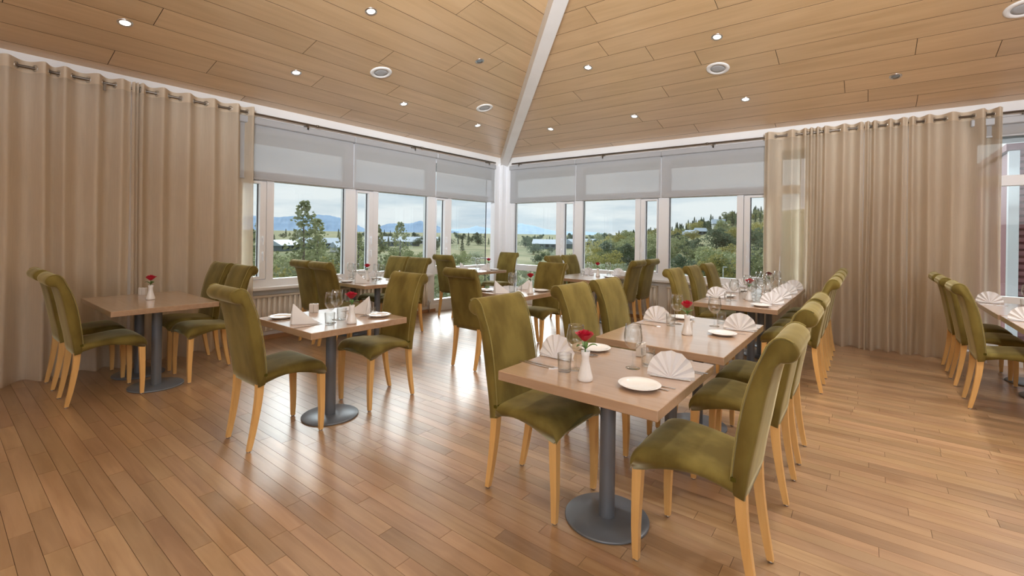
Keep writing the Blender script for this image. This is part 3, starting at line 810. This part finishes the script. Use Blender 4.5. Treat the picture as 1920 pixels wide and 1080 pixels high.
table(5.685, 6.440, 5.115, 5.880, [(6.06, 5.50)], 'square oak-topped table in the glazed corner')
table(3.789, 4.545, 2.810, 3.575, [(4.17, 3.19)], 'square oak-topped table in the middle of the room')
table(5.905, 7.090, 3.100, 3.870, [(6.22, 3.49), (6.80, 3.49)], 'oak-topped table beside the right-wall windows')
table(4.645, 5.815, -1.690, -0.925, [(4.95, -1.31), (5.55, -1.31)], 'oak-topped table mostly outside the right edge, closer to the viewer')
table(5.855, 7.000, -1.690, -0.915, [(6.15, -1.31), (6.72, -1.31)], 'oak-topped table cut by the right edge, below the red wing')

# ------------------------------------------------------------------ tableware
ZT = 0.7502
def P_(mb, name, mat, label, cat, group):
    return Proto(tag(build(mb, name, mat), label, cat, group))
# wine glass: bowl, stem and foot of one piece, with wall thickness
wg = MB().lathe([(0.034, 0.0), (0.035, 0.0015), (0.022, 0.004), (0.006, 0.009), (0.0042, 0.02), (0.0040, 0.082), (0.0065, 0.090), (0.020, 0.100), (0.037, 0.118), (0.0445, 0.140), (0.0450, 0.155), (0.0415, 0.187), (0.0365, 0.218),
                 (0.0352, 0.2185), (0.0402, 0.187), (0.0435, 0.155), (0.0430, 0.141), (0.0355, 0.120), (0.019, 0.1025), (0.003, 0.096)], 28)
wine_glass = P_(wg, 'wine_glass', M['clear'], 'x', 'glass', 'stemmed wine glasses')
tumbler = P_(MB().lathe([(0.030, 0.0), (0.0315, 0.003), (0.034, 0.085), (0.0332, 0.0855), (0.0325, 0.084), (0.0298, 0.012), (0.002, 0.010)], 28), 'tumbler', M['clear'], 'x', 'glass', 'plain water tumblers')
plate = P_(MB().lathe([(0.050, 0.0), (0.054, 0.002), (0.078, 0.012), (0.083, 0.0155), (0.0815, 0.0165), (0.066, 0.0115), (0.050, 0.006), (0.002, 0.005)], 40), 'side_plate', M['porcelain'], 'x', 'plate', 'white side plates')
# bud vase with a rose in it (the rose lifts out: a thing of its own)
vase = P_(MB().lathe([(0.028, 0.0), (0.031, 0.004), (0.030, 0.015), (0.022, 0.045), (0.0155, 0.075), (0.0150, 0.095), (0.0185, 0.115), (0.0172, 0.1155), (0.0135, 0.095), (0.0138, 0.075), (0.004, 0.05)], 28), 'bud_vase', M['porcelain'], 'x', 'vase', 'white bud vases')
def make_rose(mat, name, lab):
    t = thing(name, lab, 'flower', group='single roses in bud vases')
    build(MB().tube([(0, 0, -0.05), (0.001, 0, 0.01), (0.004, 0.001, 0.042)], 0.0022, 6), 'stem', M['stem'], t)
    r = random.Random(4); bl = MB()
    for k in range(15):
        lay = k / 15; an = k * 2.399; rad = 0.006 + 0.018 * lay; hh = 0.040 - 0.008 * lay; lean = 0.002 + 0.010 * lay ** 1.5; wd = 0.55 + 0.35 * lay
        rows = []
        for j in range(5):
            f = j / 4; rr = rad * (0.35 + 0.75 * sin(f * 1.9)) + lean * f * f; zz = 0.040 + hh * f - (0.006 * lay if j == 4 else 0)
            rows.append([(0.004 + rr * cos(an + s * wd * (0.5 + sin(f * 2.6) * 0.6)), rr * sin(an + s * wd * (0.5 + sin(f * 2.6) * 0.6)), zz - 0.004 * abs(s) * f) for s in (-1, -0.5, 0, 0.5, 1)])
        bl.loft(rows, False, True, closed=False)
    build(bl, 'bloom', mat, t)
    for an, ln in ((0.6, 0.045), (2.9, 0.04), (4.6, 0.035)):
        m = MB(); rows = []
        for j in range(6):
            f = j / 5; wd = 0.011 * sin(pi * min(1, f * 0.92 + 0.06)); zz = 0.012 + 0.018 * sin(f * 2.2)
            c = (ln * f * cos(an), ln * f * sin(an)); nx, ny = -sin(an), cos(an)
            rows.append([(c[0] + nx * wd * s, c[1] + ny * wd * s, zz - 0.003 * (1 - abs(s))) for s in (-1, 0, 1)])
        m.loft(rows, False, True, closed=False); build(m, 'leaf', M['rose_leaf'], t)
    return Proto(t)
rose = make_rose(M['rose'], 'rose', 'x')
rose_dry = make_rose(M['rose_dry'], 'withered_rose', 'x')
# square salt and pepper pots
def make_shaker(name, cat):
    t = thing(name, 'x', cat, group='square table shakers')
    build(MB().cbox(-0.0165, 0.0165, -0.0165, 0.0165, 0, 0.070, 0.003), 'body', M['shaker'], t)
    build(MB().lathe([(0.009, 0.070), (0.0085, 0.0715), (0.001, 0.072)], 12), 'cap', M['shaker_top'], t)
    return Proto(t)
salt, pepper = make_shaker('salt_shaker', 'shaker'), make_shaker('pepper_shaker', 'shaker')
# fan napkin: pleats radiating from the foot, with a back flap that props it up. Faces -y (towards the sitter)
def make_fan():
    t = thing('napkin', 'x', 'napkin', group='fan folded napkins')
    n = 16
    m = MB(); rows = []
    for j, f in enumerate((0.05, 0.3, 0.55, 0.8, 0.97, 1.0)):
        row = []
        for i in range(n + 1):
            th = R(-4 + 188 * i / n); rad = 0.118 * (1 - 0.10 * abs(cos(th)) ** 3) * f
            if i % 2 and j >= 4: rad *= 0.988
            dep = (0.010 if i % 2 else -0.004) * f ** 0.8
            x, z = rad * cos(th), rad * sin(th)
            row.append((x, -dep - 0.012 + z * 0.30 + 0.020 * (abs(cos(th)) ** 2) * f, max(z + 0.004, 0.002)))
        rows.append(row)
    m.loft(rows, False, False, closed=False); build(m, 'fan', M['napkin'], t)
    m2 = MB(); rows = []
    for j in range(5):
        f = j / 4; rows.append([(s * (0.055 - 0.020 * f), 0.092 - 0.065 * f, 0.002 + 0.095 * f - 0.012 * abs(s) * f) for s in (-1, -0.5, 0, 0.5, 1)])
    m2.loft(rows, False, True, closed=False); build(m2, 'prop_flap', M['napkin'], t)
    m3 = MB().add([(-0.09, -0.01, 0.002), (0.09, -0.01, 0.002), (0.055, 0.09, 0.002), (-0.055, 0.09, 0.002), (-0.09, -0.01, 0.004), (0.09, -0.01, 0.004), (0.055, 0.09, 0.004), (-0.055, 0.09, 0.004)],
                  [(0, 1, 2, 3), (4, 5, 6, 7), (0, 1, 5, 4), (1, 2, 6, 5), (2, 3, 7, 6), (3, 0, 4, 7)])
    build(m3, 'base_fold', M['napkin'], t)
    return Proto(t)
fan = make_fan()
# peaked napkin: a tall point at one end sloping down like a sail, pleats gathered at the tall end
def make_peak():
    t = thing('napkin', 'x', 'napkin', group='peaked napkins')
    m = MB()
    tip = (-0.075, 0.0, 0.140); tail = (0.115, 0.0, 0.004)
    ridge = [tuple(Vector(tip).lerp(Vector(tail), f) + Vector((0, 0, -0.012 * sin(pi * f)))) for f in (0, 0.25, 0.5, 0.75, 1)]
    for sgn in (-1, 1):
        base = [(-0.060 + 0.175 * f, sgn * 0.050 * (1 - f) ** 0.8, 0.002) for f in (0, 0.25, 0.5, 0.75, 1)]
        mid = [tuple((Vector(a) + Vector(b)) / 2 + Vector((0, sgn * 0.008 * (1 - k / 4), 0))) for k, (a, b) in enumerate(zip(ridge, base))]
        m.loft([ridge, mid, base], False, True, closed=False)
    build(m, 'sail', M['napkin'], t)
    p = MB()
    for k in range(4):
        y0, y1 = -0.045 + k * 0.0225, -0.045 + (k + 1) * 0.0225
        ym = (y0 + y1) / 2; xs = -0.082 if k % 2 else -0.068
        p.add([(-0.062, y0, 0.002), (xs - 0.012, ym, 0.002), (-0.062, y1, 0.002), (-0.075, ym * 0.2, 0.139), (xs - 0.004, ym * 0.6, 0.075)],
              [(0, 1, 4), (1, 2, 4), (0, 4, 3), (2, 3, 4)])
    build(p, 'pleats', M['napkin'], t)
    return Proto(t)
peak = make_peak()
def flat(outline, z0, z1, bend=lambda x: 0.0):
    m = MB(); n = len(outline)
    m.add([(x, y, z0 + bend(x)) for x, y in outline] + [(x, y, z1 + bend(x)) for x, y in outline], [tuple(range(n - 1, -1, -1)), tuple(range(n, 2 * n))] + [(i, (i + 1) % n, n + (i + 1) % n, n + i) for i in range(n)])
    return m
kn = flat([(-0.105, -0.004), (-0.10, -0.006), (-0.02, -0.0045), (0.0, -0.005), (0.02, -0.009), (0.08, -0.009), (0.105, 0.002), (0.105, 0.004), (0.0, 0.005), (-0.02, 0.0045), (-0.10, 0.006), (-0.105, 0.004)], 0.0, 0.003)
knife = P_(kn, 'table_knife', M['steel'], 'x', 'cutlery', 'table knives')
fk = flat([(-0.10, -0.006), (0.0, -0.003), (0.03, -0.004), (0.045, -0.010), (0.06, -0.011), (0.06, 0.011), (0.045, 0.010), (0.03, 0.004), (0.0, 0.003), (-0.10, 0.006)], 0.0, 0.0025, lambda x: 0.006 * max(0, (x + .02) / .12))
for k in range(4):
    y = -0.0093 + k * 0.0062; fk.box(0.06, 0.098, y - 0.0014, y + 0.0014, 0.0035, 0.0055)
fork = P_(fk, 'table_fork', M['steel'], 'x', 'cutlery', 'table forks')

SEEN = {}
def place(tname, where, x, y, facing, nap='fan', wine=None, tum=None, pl=None, forks=False, napxy=None, rz_jit=0):
    """one cover; facing = direction (deg) the guest looks; x,y = middle of the table edge in front of the guest"""
    a = R(facing); fx, fy = cos(a), sin(a); lx, ly = -sin(a), cos(a)      # forward, guest's left
    at = lambda l, f: (x + lx * l + fx * f, y + ly * l + fy * f, ZT)
    tail = ' on the %s, %s' % (tname, where)
    nx, ny = napxy or at(0, 0.10)[:2]
    if nap == 'fan': fan.place('white fan-folded napkin' + tail, (nx, ny, ZT), R(281 if facing > 0 else 270) + rz_jit)
    else: peak.place('white peaked napkin' + tail, (nx, ny, ZT), a + R(nap) + rz_jit)
    for kind, proto, xy, dl in (('small white side plate', plate, pl, at(0.22, 0.16)), ('clear water tumbler', tumbler, tum, at(-0.16, 0.25)), ('clear stemmed wine glass', wine_glass, wine, at(-0.07, 0.29))):
        if xy is False: continue
        p = (xy[0], xy[1], ZT) if xy else dl
        proto.place(kind + tail, p, rng.uniform(0, 6), scale=1.1 if proto is plate else None)
    if forks:
        fork.place('steel table fork' + tail, at(0.125, 0.13), a + R(4))
        knife.place('steel table knife' + tail, at(-0.175, 0.10), a)
    if forks == 2:
        fork.place('second steel fork by the side plate' + tail, at(0.155, 0.145), a + R(-3))
        knife.place('steel knife lying outermost' + tail, at(-0.20, 0.085), a)
def centre(tname, v, s=None, dry=False, srot=0, both=True):
    vase.place('small white flared bud vase on the %s' % tname, (v[0], v[1], ZT), 0, scale=1.14)
    (rose_dry if dry else rose).place(('dark withered rose' if dry else 'single red rose') + ' in the vase on the %s' % tname, (v[0], v[1], ZT + 0.126), rng.uniform(0, 6), scale=1.3)
    if s:
        dx, dy = cos(srot) * 0.0172, sin(srot) * 0.0172
        salt.place('pale square salt shaker on the %s' % tname, (s[0] - dx, s[1] - dy, ZT), srot)
        if both: pepper.place('pale square pepper shaker on the %s' % tname, (s[0] + dx, s[1] + dy, ZT), srot)
T1, T2, T3, T3b = 'front table', 'second table of the row', 'long table', 'long table by the curtain'
place(T1, 'right place', 2.10, 0.613, 90, wine=(2.159, 0.91), tum=(2.247, 0.868), pl=(1.906, 0.772), forks=2, napxy=(2.121, 0.712))
place(T1, 'left place', 2.09, 1.387, -90, wine=(1.951, 1.113), tum=(1.892, 1.14), pl=(2.359, 1.224), forks=2, napxy=(2.059, 1.295))
centre(T1, (1.838, 0.999), (2.41, 0.97), both=True)
place(T2, 'right place', 3.51, 0.608, 90, wine=(3.557, 0.879), tum=(3.705, 0.866), pl=(3.287, 0.762), forks=1, napxy=(3.512, 0.70))
place(T2, 'left place', 3.45, 1.380, -90, wine=(3.459, 1.117), tum=(3.363, 1.132), pl=(3.715, 1.157), forks=1, napxy=(3.429, 1.263))
centre(T2, (3.133, 0.945), (3.255, 0.97))
for k, x in enumerate((5.12, 5.66, 6.19, 6.78)):
    place(T3 if k < 2 else T3b, ('first', 'second', 'third', 'fourth')[k] + ' right place', x, 0.636, 90, forks=1 if k < 2 else False)
for k, x in enumerate((5.21, 5.88, 6.58)):
    place(T3 if k < 1 else T3b, ('first', 'second', 'third')[k] + ' left place', x, 1.374, -90, forks=1 if k < 1 else False)
centre(T3, (5.258, 0.966), (5.36, 1.02)); centre(T3b, (6.465, 0.967), (6.30, 1.0), dry=True)
for k, (x, y) in enumerate(((5.45, 0.98), (5.78, 1.02), (6.02, 0.93), (6.62, 1.05))):
    wine_glass.place('extra wine glass in the middle of the long table, %s along' % ('first', 'second', 'third', 'fourth')[k], (x, y, ZT))
T4 = 'left-centre square table'
place(T4, 'left place', 1.528, 3.20, 0, nap=0, wine=(1.79, 3.01), tum=(1.754, 2.963), pl=(1.648, 3.445), forks=1, napxy=(1.655, 3.13), rz_jit=R(-50))
place(T4, 'right place', 2.295, 3.20, 180, nap=0, wine=(1.884, 3.089), tum=(1.908, 3.064), pl=(2.177, 2.983), forks=1, napxy=(2.15, 3.20), rz_jit=R(-50))
centre(T4, (1.879, 2.891), (1.932, 3.50), srot=R(-40))
tumbler.place('small clear glass cup beside the right plate on the left-centre square table', (2.206, 3.10, ZT), 0, scale=0.62)
centre('bare curtain-side table', (1.295, 5.208), (1.335, 5.62), srot=R(-50))
T6 = 'radiator-side table'
place(T6, 'near left place', 3.27, 5.08, 0, nap=0, wine=(3.597, 5.45), tum=(3.53, 4.95), pl=(3.36, 5.29), rz_jit=R(-55), napxy=(3.42, 5.05))
place(T6, 'far left place', 3.27, 5.60, 0, nap=0, wine=(3.62, 5.62), rz_jit=R(-55))
place(T6, 'near right place', 4.035, 5.08, 180, nap=0, wine=(3.715, 5.06), tum=(3.79, 5.22), rz_jit=R(-50), napxy=(3.92, 5.05))
place(T6, 'far right place', 4.035, 5.60, 180, nap=0, wine=(3.78, 5.25), rz_jit=R(-50))
centre(T6, (3.643, 5.271), (3.72, 5.55), srot=R(-40))
T7 = 'corner table under the beam'
place(T7, 'left place', 5.685, 5.50, 0, nap=0, wine=(5.92, 5.34), tum=(5.86, 5.28), rz_jit=R(-55), napxy=(5.84, 5.58))
place(T7, 'right place', 6.44, 5.50, 180, nap=0, wine=(6.00, 5.42), rz_jit=R(-50), napxy=(6.26, 5.48))
centre(T7, (6.029, 5.187))
T8 = 'mid-room square table'
place(T8, 'left place', 3.789, 3.20, 0, nap=0, wine=(4.04, 3.13), tum=(3.98, 3.08), rz_jit=R(-55), napxy=(3.91, 3.17), forks=1)
place(T8, 'right place', 4.545, 3.20, 180, nap=0, wine=(4.11, 3.16), tum=(4.08, 3.06), pl=(4.35, 2.95), rz_jit=R(-50), napxy=(4.38, 3.20))
centre(T8, (4.096, 2.916))
T9 = 'right-window table'
place(T9, 'left place', 6.67, 3.870, -90, wine=(6.53, 3.50), tum=(6.45, 3.58), napxy=(6.67, 3.60))
place(T9, 'right place', 6.80, 3.100, 90, wine=(6.70, 3.26), tum=(6.64, 3.22), pl=(6.55, 3.17), napxy=(6.92, 3.19))
centre(T9, (6.521, 3.347))
T10 = 'table cut by the right edge'
place(T10, 'curtain-side place', 6.88, -0.915, -90, wine=(6.75, -1.26), tum=(6.62, -1.22), pl=False, forks=1)
place('nearer table at the right edge', 'curtain-side place', 5.52, -0.925, -90, pl=False, forks=1)

# ------------------------------------------------------------------ outside: red wing, eaves, land
wing = thing('hotel_wing', 'dark red wing of ribbed metal cladding outside the right window', 'building', (10.0, -1.66, 0))
build(MB().box(0.03, 6, -9, -0.03, -6, 2.74), 'wall', M['house'], wing)
clad = MB().loft([[(0.0, y, 0.0), (-0.035, y, 0.02), (-0.035, y, 0.075), (0.0, y, 0.098), (0.03, y, 0.098), (0.03, y, 0.0)] for y in (-8.9, -0.06)], True, False).mesh('cladding_board', M['cladding'])
for k in range(34): link('cladding_board', clad, wing, loc=(0, 0, -0.62 + k * 0.1))
build(MB().box(-0.055, 0.05, -0.10, 0.012, -6, 2.75), 'corner_trim', M['pole'], wing)
build(MB().box(-0.06, 6.1, -9, 0.04, 2.76, 2.86), 'roof_cap', M['cladding'], wing)
build(MB().box(0.04, 6, -0.02, 0.0, -6, 2.74), 'side_wall', M['cladding'], wing)
tag(build(MB().box(X0, XR + 0.9, YL + 0.1, YL + 0.72, 2.62, 2.80).box(XR + 0.1, XR + 0.72, Y0, YL + 0.72, 2.62, 2.80), 'trim_5', M['eave']), kind='structure')

def hill_z(x, y):
    r = sqrt(x * x + y * y); az = math.degrees(atan2(y, x))
    z = -5.2 - 2.2 * min(1, r / 60.0)
    z += 0.8 * sin(x * 0.045 + 1) * sin(y * 0.05) * min(1, r / 40)
    if r > 120: z += min((r - 120) / 240.0, 1) * 4.0
    # wooded hill filling the right-hand windows
    s = max(0.0, min(1.0, (26 - az) / 22.0)); s = s * s * (3 - 2 * s)
    t = max(0.0, min(1.0, (r - 95) / 330.0)); t = t * t * (3 - 2 * t)
    z += 27.0 * s * t
    if r > 600: z += (r - 600) * 0.0012
    return z
rad = [9.5, 13, 18, 25, 34, 45, 58, 73, 90, 110, 135, 165, 200, 240, 285, 340, 400, 470, 560, 700, 950, 1400, 2100, 3000]
az = [R(-30 + 2.0 * i) for i in range(76)]
tm = MB(); tm.loft([[(r * cos(a), r * sin(a), hill_z(r * cos(a), r * sin(a))) for a in az] for r in rad], False, True, closed=False)
tag(build(tm, 'ground_terrain', M['grass']), kind='structure')
def strip(name, pts, wdt, mat, dz=0.12):
    m = MB(); rows = []
    for i, (x, y) in enumerate(pts):
        q = pts[min(i + 1, len(pts) - 1)]; p = pts[max(i - 1, 0)]
        d = Vector((q[0] - p[0], q[1] - p[1], 0)).normalized(); nrm = Vector((-d.y, d.x, 0)) * wdt / 2
        rows.append([(x + nrm.x, y + nrm.y, hill_z(x + nrm.x, y + nrm.y) + dz), (x - nrm.x, y - nrm.y, hill_z(x - nrm.x, y - nrm.y) + dz)])
    m.loft(rows, False, True, closed=False); return tag(build(m, name, mat), kind='structure')
strip('road', [(77 * cos(R(a)), 77 * sin(R(a))) for a in range(4, 22, 2)], 5.0, M['road'])
strip('path', [(150 * cos(R(a)) * (1 - (a - 40) * 0.004), 150 * sin(R(a)) * (1 - (a - 40) * 0.004)) for a in range(40, 50, 2)], 4.0, M['road'])

def mountain(name, dist, prof, mat, depth, base_el=-0.15):
    """prof: (azimuth deg, elevation deg) crest line; a solid ridge with slopes and spurs"""
    m = MB(); r = random.Random(name); rows = []
    fine = []
    for (a0, e0), (a1, e1) in zip(prof, prof[1:]):
        for k in range(6): f = k / 6; fine.append((a0 + (a1 - a0) * f, e0 + (e1 - e0) * f + r.uniform(-0.035, 0.035)))
    fine.append(prof[-1])
    for f in (0, 0.25, 0.5, 0.75, 1.0, 1.6):
        row = []
        for a, e in fine:
            top = dist * math.tan(R(e)) + CAM_H; base = dist * math.tan(R(base_el))
            h_ = base + (top - base) * (f ** 0.85 if f <= 1 else 0.2)
            d = dist - depth * (1 - f) + r.uniform(-0.09, 0.09) * depth * (f > 0) * (f < 1)
            d2 = d / cos(R(0))
            row.append((d2 * cos(R(a)), d2 * sin(R(a)), h_ * (d / dist if f <= 1 else 1)))
        rows.append(row)
    m.loft(rows, False, True, closed=False)
    return tag(build(m, name, mat), kind='structure')
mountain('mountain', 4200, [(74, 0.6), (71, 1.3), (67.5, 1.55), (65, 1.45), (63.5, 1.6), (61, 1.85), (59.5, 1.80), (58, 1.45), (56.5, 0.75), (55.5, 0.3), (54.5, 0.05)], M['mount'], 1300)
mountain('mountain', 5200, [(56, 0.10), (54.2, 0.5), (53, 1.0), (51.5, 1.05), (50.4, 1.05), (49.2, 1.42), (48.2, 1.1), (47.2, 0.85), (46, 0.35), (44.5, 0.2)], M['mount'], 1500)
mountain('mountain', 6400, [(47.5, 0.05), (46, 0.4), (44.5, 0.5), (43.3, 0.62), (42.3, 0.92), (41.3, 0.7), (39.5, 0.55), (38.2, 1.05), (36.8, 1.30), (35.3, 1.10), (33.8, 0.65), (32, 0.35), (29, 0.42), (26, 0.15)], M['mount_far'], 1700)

# houses
def house(az_, dist, ln, dp, h_, rh, turn, label, wall='house', nwin=4):
    ln *= 0.8; dp *= 0.8; h_ *= 0.85; rh *= 0.85
    x, y = dist * cos(R(az_)), dist * sin(R(az_)); z = hill_z(x, y) - 0.3
    t = thing('house', label, 'house', (x, y, z), R(az_ + 90 + turn))
    build(MB().box(-ln / 2, ln / 2, -dp / 2, dp / 2, 0, h_), 'wall', M[wall], t)
    o = 0.5
    build(MB().loft([[(sx * (ln / 2 + o), -dp / 2 - o, h_ - 0.15), (sx * (ln / 2 + o), 0, h_ + rh), (sx * (ln / 2 + o), dp / 2 + o, h_ - 0.15), (sx * (ln / 2 + o), dp / 2 + o, h_ - 0.4), (sx * (ln / 2 + o), -dp / 2 - o, h_ - 0.4)] for sx in (-1, 1)]), 'roof', M['roof'], t)
    for k in range(nwin):
        wx = -ln / 2 + ln * (k + 0.5) / nwin
        build(MB().box(wx - 0.8, wx + 0.8, dp / 2 - .05, dp / 2 + 0.06, h_ * 0.35, h_ * 0.8), 'window', M['dark_window'], t)
        build(MB().box(wx - 0.8, wx + 0.8, -dp / 2 - .06, -dp / 2 + 0.05, h_ * 0.35, h_ * 0.8), 'window', M['dark_window'], t)
house(64.4, 200, 13, 9, 3.0, 2.2, 50, 'low dark house with pale blue roof seen through the leftmost window')
house(60.3, 215, 22, 9, 3.0, 2.4, 5, 'long house with pale blue roof behind the slender trees')
house(58.1, 190, 9, 7, 3.0, 2.2, 30, 'small white-walled house with pale blue roof beside the window post', 'house_white', 3)
house(51.6, 235, 24, 10, 3.0, 2.6, -5, 'long pale-roofed building seen through the middle left window')
house(47.9, 260, 20, 9, 3.0, 2.2, 10, 'pale-roofed building seen through the narrow vent pane', 'house_white')
house(33.3, 230, 18, 10, 3.2, 2.4, -8, 'green-grey house with pale roof below the far mountain', 'house', 5)
house(30.6, 236, 9, 8, 3.0, 2.6, 70, 'gabled pale-roofed house next to the window mullion', 'house', 2)
house(27.6, 250, 20, 9, 3.0, 2.2, 0, 'long pale-roofed house seen through the second right window', 'house_white', 5)
house(25.8, 262, 8, 8, 3.0, 2.0, 20, 'little pale-roofed house right of the long one', 'house_white', 2)
house(13.6, 300, 9, 8, 4.0, 3.0, 15, 'white house with steep pale roof high on the wooded hill', 'house_white', 2)
house(17.4, 280, 7, 6, 2.8, 2.0, 20, 'cabin with pale roof on the hillside, first from the mullion', 'house', 2)
house(16.5, 275, 7, 6, 2.8, 2.0, -10, 'cabin with pale roof on the hillside, middle one', 'house', 2)
house(15.5, 280, 7, 6, 2.8, 2.0, 25, 'cabin with pale roof on the hillside, last one', 'house', 2)

# trees: a few kinds, each tree an object with crown and trunk; copies share mesh data
def crown(kind, n, seed):
    r = random.Random(seed); m = MB()
    def leafq(c, s):
        a, b = r.uniform(0, 6.28), r.uniform(-0.9, 0.9)
        u = Vector((cos(a), sin(a), 0)) * s; v = Vector((-sin(a) * sin(b), cos(a) * sin(b), cos(b))) * s * r.uniform(0.6, 1.0)
        c = Vector(c); m.add([c - u - v * 0.4, c + u * 0.2 - v, c + u, c + v], [(0, 1, 2, 3)])
    if kind == 'bush':
        cl = [(r.gauss(0, 0.30), r.gauss(0, 0.30), r.uniform(0.22, 0.80), r.uniform(0.16, 0.30)) for _ in range(13)]
        for _ in range(n):
            x, y, z, s = r.choice(cl); d = Vector((r.gauss(0, 1), r.gauss(0, 1), r.gauss(0, 1))).normalized() * s * r.uniform(0.6, 1.05)
            leafq((x + d.x, y + d.y, max(0.03, z + d.z * 0.8)), r.uniform(0.020, 0.036))
    elif kind == 'birch':
        for _ in range(n):
            z = r.uniform(0.22, 1.0); w_ = 0.12 * sin(pi * min(1, (1.03 - z) * 1.25)) + 0.012; a = r.uniform(0, 6.28); q = r.uniform(0.2, 1) ** 0.6
            lump = 0.6 + 0.5 * sin(z * 31 + a * 2) ** 2
            leafq((w_ * q * lump * cos(a), w_ * q * lump * sin(a), z), r.uniform(0.008, 0.015))
    else:
        for _ in range(n):
            z = r.uniform(0.08, 1.0); tier = 0.75 + 0.25 * ((z * 9) % 1.0); w_ = 0.20 * (1 - z) ** 0.85 * (1.25 - 0.5 * ((z * 8) % 1.0)); a = r.uniform(0, 6.28); q = r.uniform(0.35, 1)
            leafq((w_ * q * cos(a), w_ * q * sin(a), z - 0.05 * q * (1 - z)), r.uniform(0.02, 0.035))
    return m
def tree_proto(kind, n, seed, mat, name):
    t = thing(name, 'x', 'tree')
    build(crown(kind, n, seed), 'crown', M[mat], t)
    tk = MB().tube([(0, 0, -0.05), (0.01, 0, 0.4), (0, 0.005, 0.85 if kind != 'bush' else 0.5)], [0.022, 0.014, 0.004] if kind != 'bush' else [0.03, 0.02, 0.01], 6)
    build(tk, 'trunk', M['bark'], t)
    return Proto(t)
bush_g, bush_p = tree_proto('bush', 1900, 1, 'lf_green', 'green_bush'), tree_proto('bush', 1700, 2, 'lf_pale', 'silvery_bush')
bush_y, bush_s = tree_proto('bush', 1700, 3, 'lf_yellow', 'yellowing_bush'), tree_proto('bush', 600, 4, 'lf_silver', 'silver_shrub')
bush_d = tree_proto('bush', 1700, 9, 'lf_dark', 'dark_bush')
birch = tree_proto('birch', 1000, 5, 'lf_green', 'slender_tree')
conif = tree_proto('conifer', 420, 6, 'lf_dark', 'conifer')
tr = random.Random(21)
def plant(pr, a, d, hgt, label, group, sq=1.0):
    x, y = d * cos(R(a)), d * sin(R(a))
    pr.place(label, (x, y, hill_z(x, y) - 0.1), tr.uniform(0, 6), group, scale=(hgt * sq, hgt * sq, hgt))
for a, d, hgt, lab in ((62.2, 26, 8.7, 'tall slender tree in front of the flat-topped mountain'), (60.9, 29, 7.9, 'slender tree right of the tallest one, same window'), (66.6, 24, 7.6, 'slender tree at the edge of the leftmost wide pane'),
                       (58.0, 30, 7.2, 'slim tree seen through the narrow pane by the post'), (54.3, 27, 7.6, 'slim tree left of the twin peaks, middle window'), (51.6, 33, 8.0, 'slim dark-tipped tree below the twin peaks'), (56.4, 33, 7.2, 'slim tree against the left frame of the middle window')):
    plant(birch, a, d, hgt, lab, 'slender trees outside the left wall')
for i in range(80):
    a = tr.uniform(47, 68.5); d = tr.choice((tr.uniform(16, 46), tr.uniform(40, 110))); g = tr.random()
    pr, lab = ((bush_g, 'leafy green shrub below the left-wall windows') if g < 0.6 else (bush_p, 'silvery green shrub below the left-wall windows') if g < 0.85 else (bush_y, 'yellowing shrub below the left-wall windows'))
    hgt = tr.uniform(3.6, 5.2) if d < 30 else tr.uniform(3.5, 5.5); plant(pr, a, d, hgt, lab, lab.split(' shrub')[0] + ' shrubs on the left', 1.0)
for i in range(70):
    a = tr.uniform(25, 50); d = tr.choice((tr.uniform(24, 55), tr.uniform(60, 170))); g = tr.random()
    pr, lab = ((bush_g, 'leafy green bush scattered on the meadow by the corner') if g < 0.45 else (bush_p, 'silvery bush scattered on the meadow by the corner') if g < 0.8 else (bush_d, 'dark bush scattered on the meadow by the corner'))
    plant(pr, a, d, tr.uniform(2.0, 4.2), lab, lab.split(' bush')[0] + ' bushes on the meadow')
for i in range(150):
    a = tr.uniform(8.5, 27); d = tr.choice((tr.uniform(50, 68), tr.uniform(86, 140), tr.uniform(130, 230), tr.uniform(180, 330), tr.uniform(180, 330))); g = tr.random()
    pr, lab = ((bush_g, 'green bush on the slope beyond the right-wall windows') if g < 0.35 else (bush_y, 'yellow-green bush on the slope beyond the right-wall windows') if g < 0.65 else (bush_d, 'dark bush on the slope beyond the right-wall windows'))
    plant(pr, a, d, tr.uniform(4.5, 9.0) if d > 80 else tr.uniform(2.2, 3.6), lab, lab.split(' bush')[0] + ' bushes on the slope')
for i in range(22):
    a = tr.uniform(18, 29); d = tr.uniform(38, 100)
    plant(bush_g if tr.random() < .5 else bush_p, a, d, tr.uniform(3, 5.5), 'broad bush crowding the foot of the hill', 'broad bushes at the hill foot')
plant(bush_s, 15.9, 66, 2.6, 'silver-leaved bush beside the lamp post', None); plant(bush_s, 13.4, 68, 2.8, 'silver-leaved bush by the road, right of the first', None)
for i in range(150):
    a = tr.uniform(8, 25); d = tr.uniform(270, 430) if a < 20 else tr.uniform(300, 430)
    plant(conif, a, d, tr.uniform(5, 8.5), 'dark conifer in the wood along the hill crest', 'conifers along the hill crest')
for i in range(110):
    a = tr.uniform(24, 70); d = tr.uniform(180, 480)
    plant(conif if tr.random() < .45 else bush_d, a, d, tr.uniform(3.5, 7), 'dark distant tree on the plain below the mountains', 'distant trees on the plain')
# lamp posts by the road
def lamp_post(a, d, label):
    x, y = d * cos(R(a)), d * sin(R(a))
    t = thing('lamp_post', label, 'lamp post', (x, y, hill_z(x, y)), R(a))
    build(MB().tube([(0, 0, 0), (0, 0, 4.6)], [0.06, 0.04], 8), 'pole', M['pole'], t)
    build(MB().cbox(-0.15, 0.15, -0.55, 0.05, 4.55, 4.68, 0.02), 'lamp_head', M['pole'], t)
lamp_post(17.0, 72, 'grey lamp post by the road, left of the silver bush'); lamp_post(13.05, 80, 'grey lamp post in front of the wooded slope')
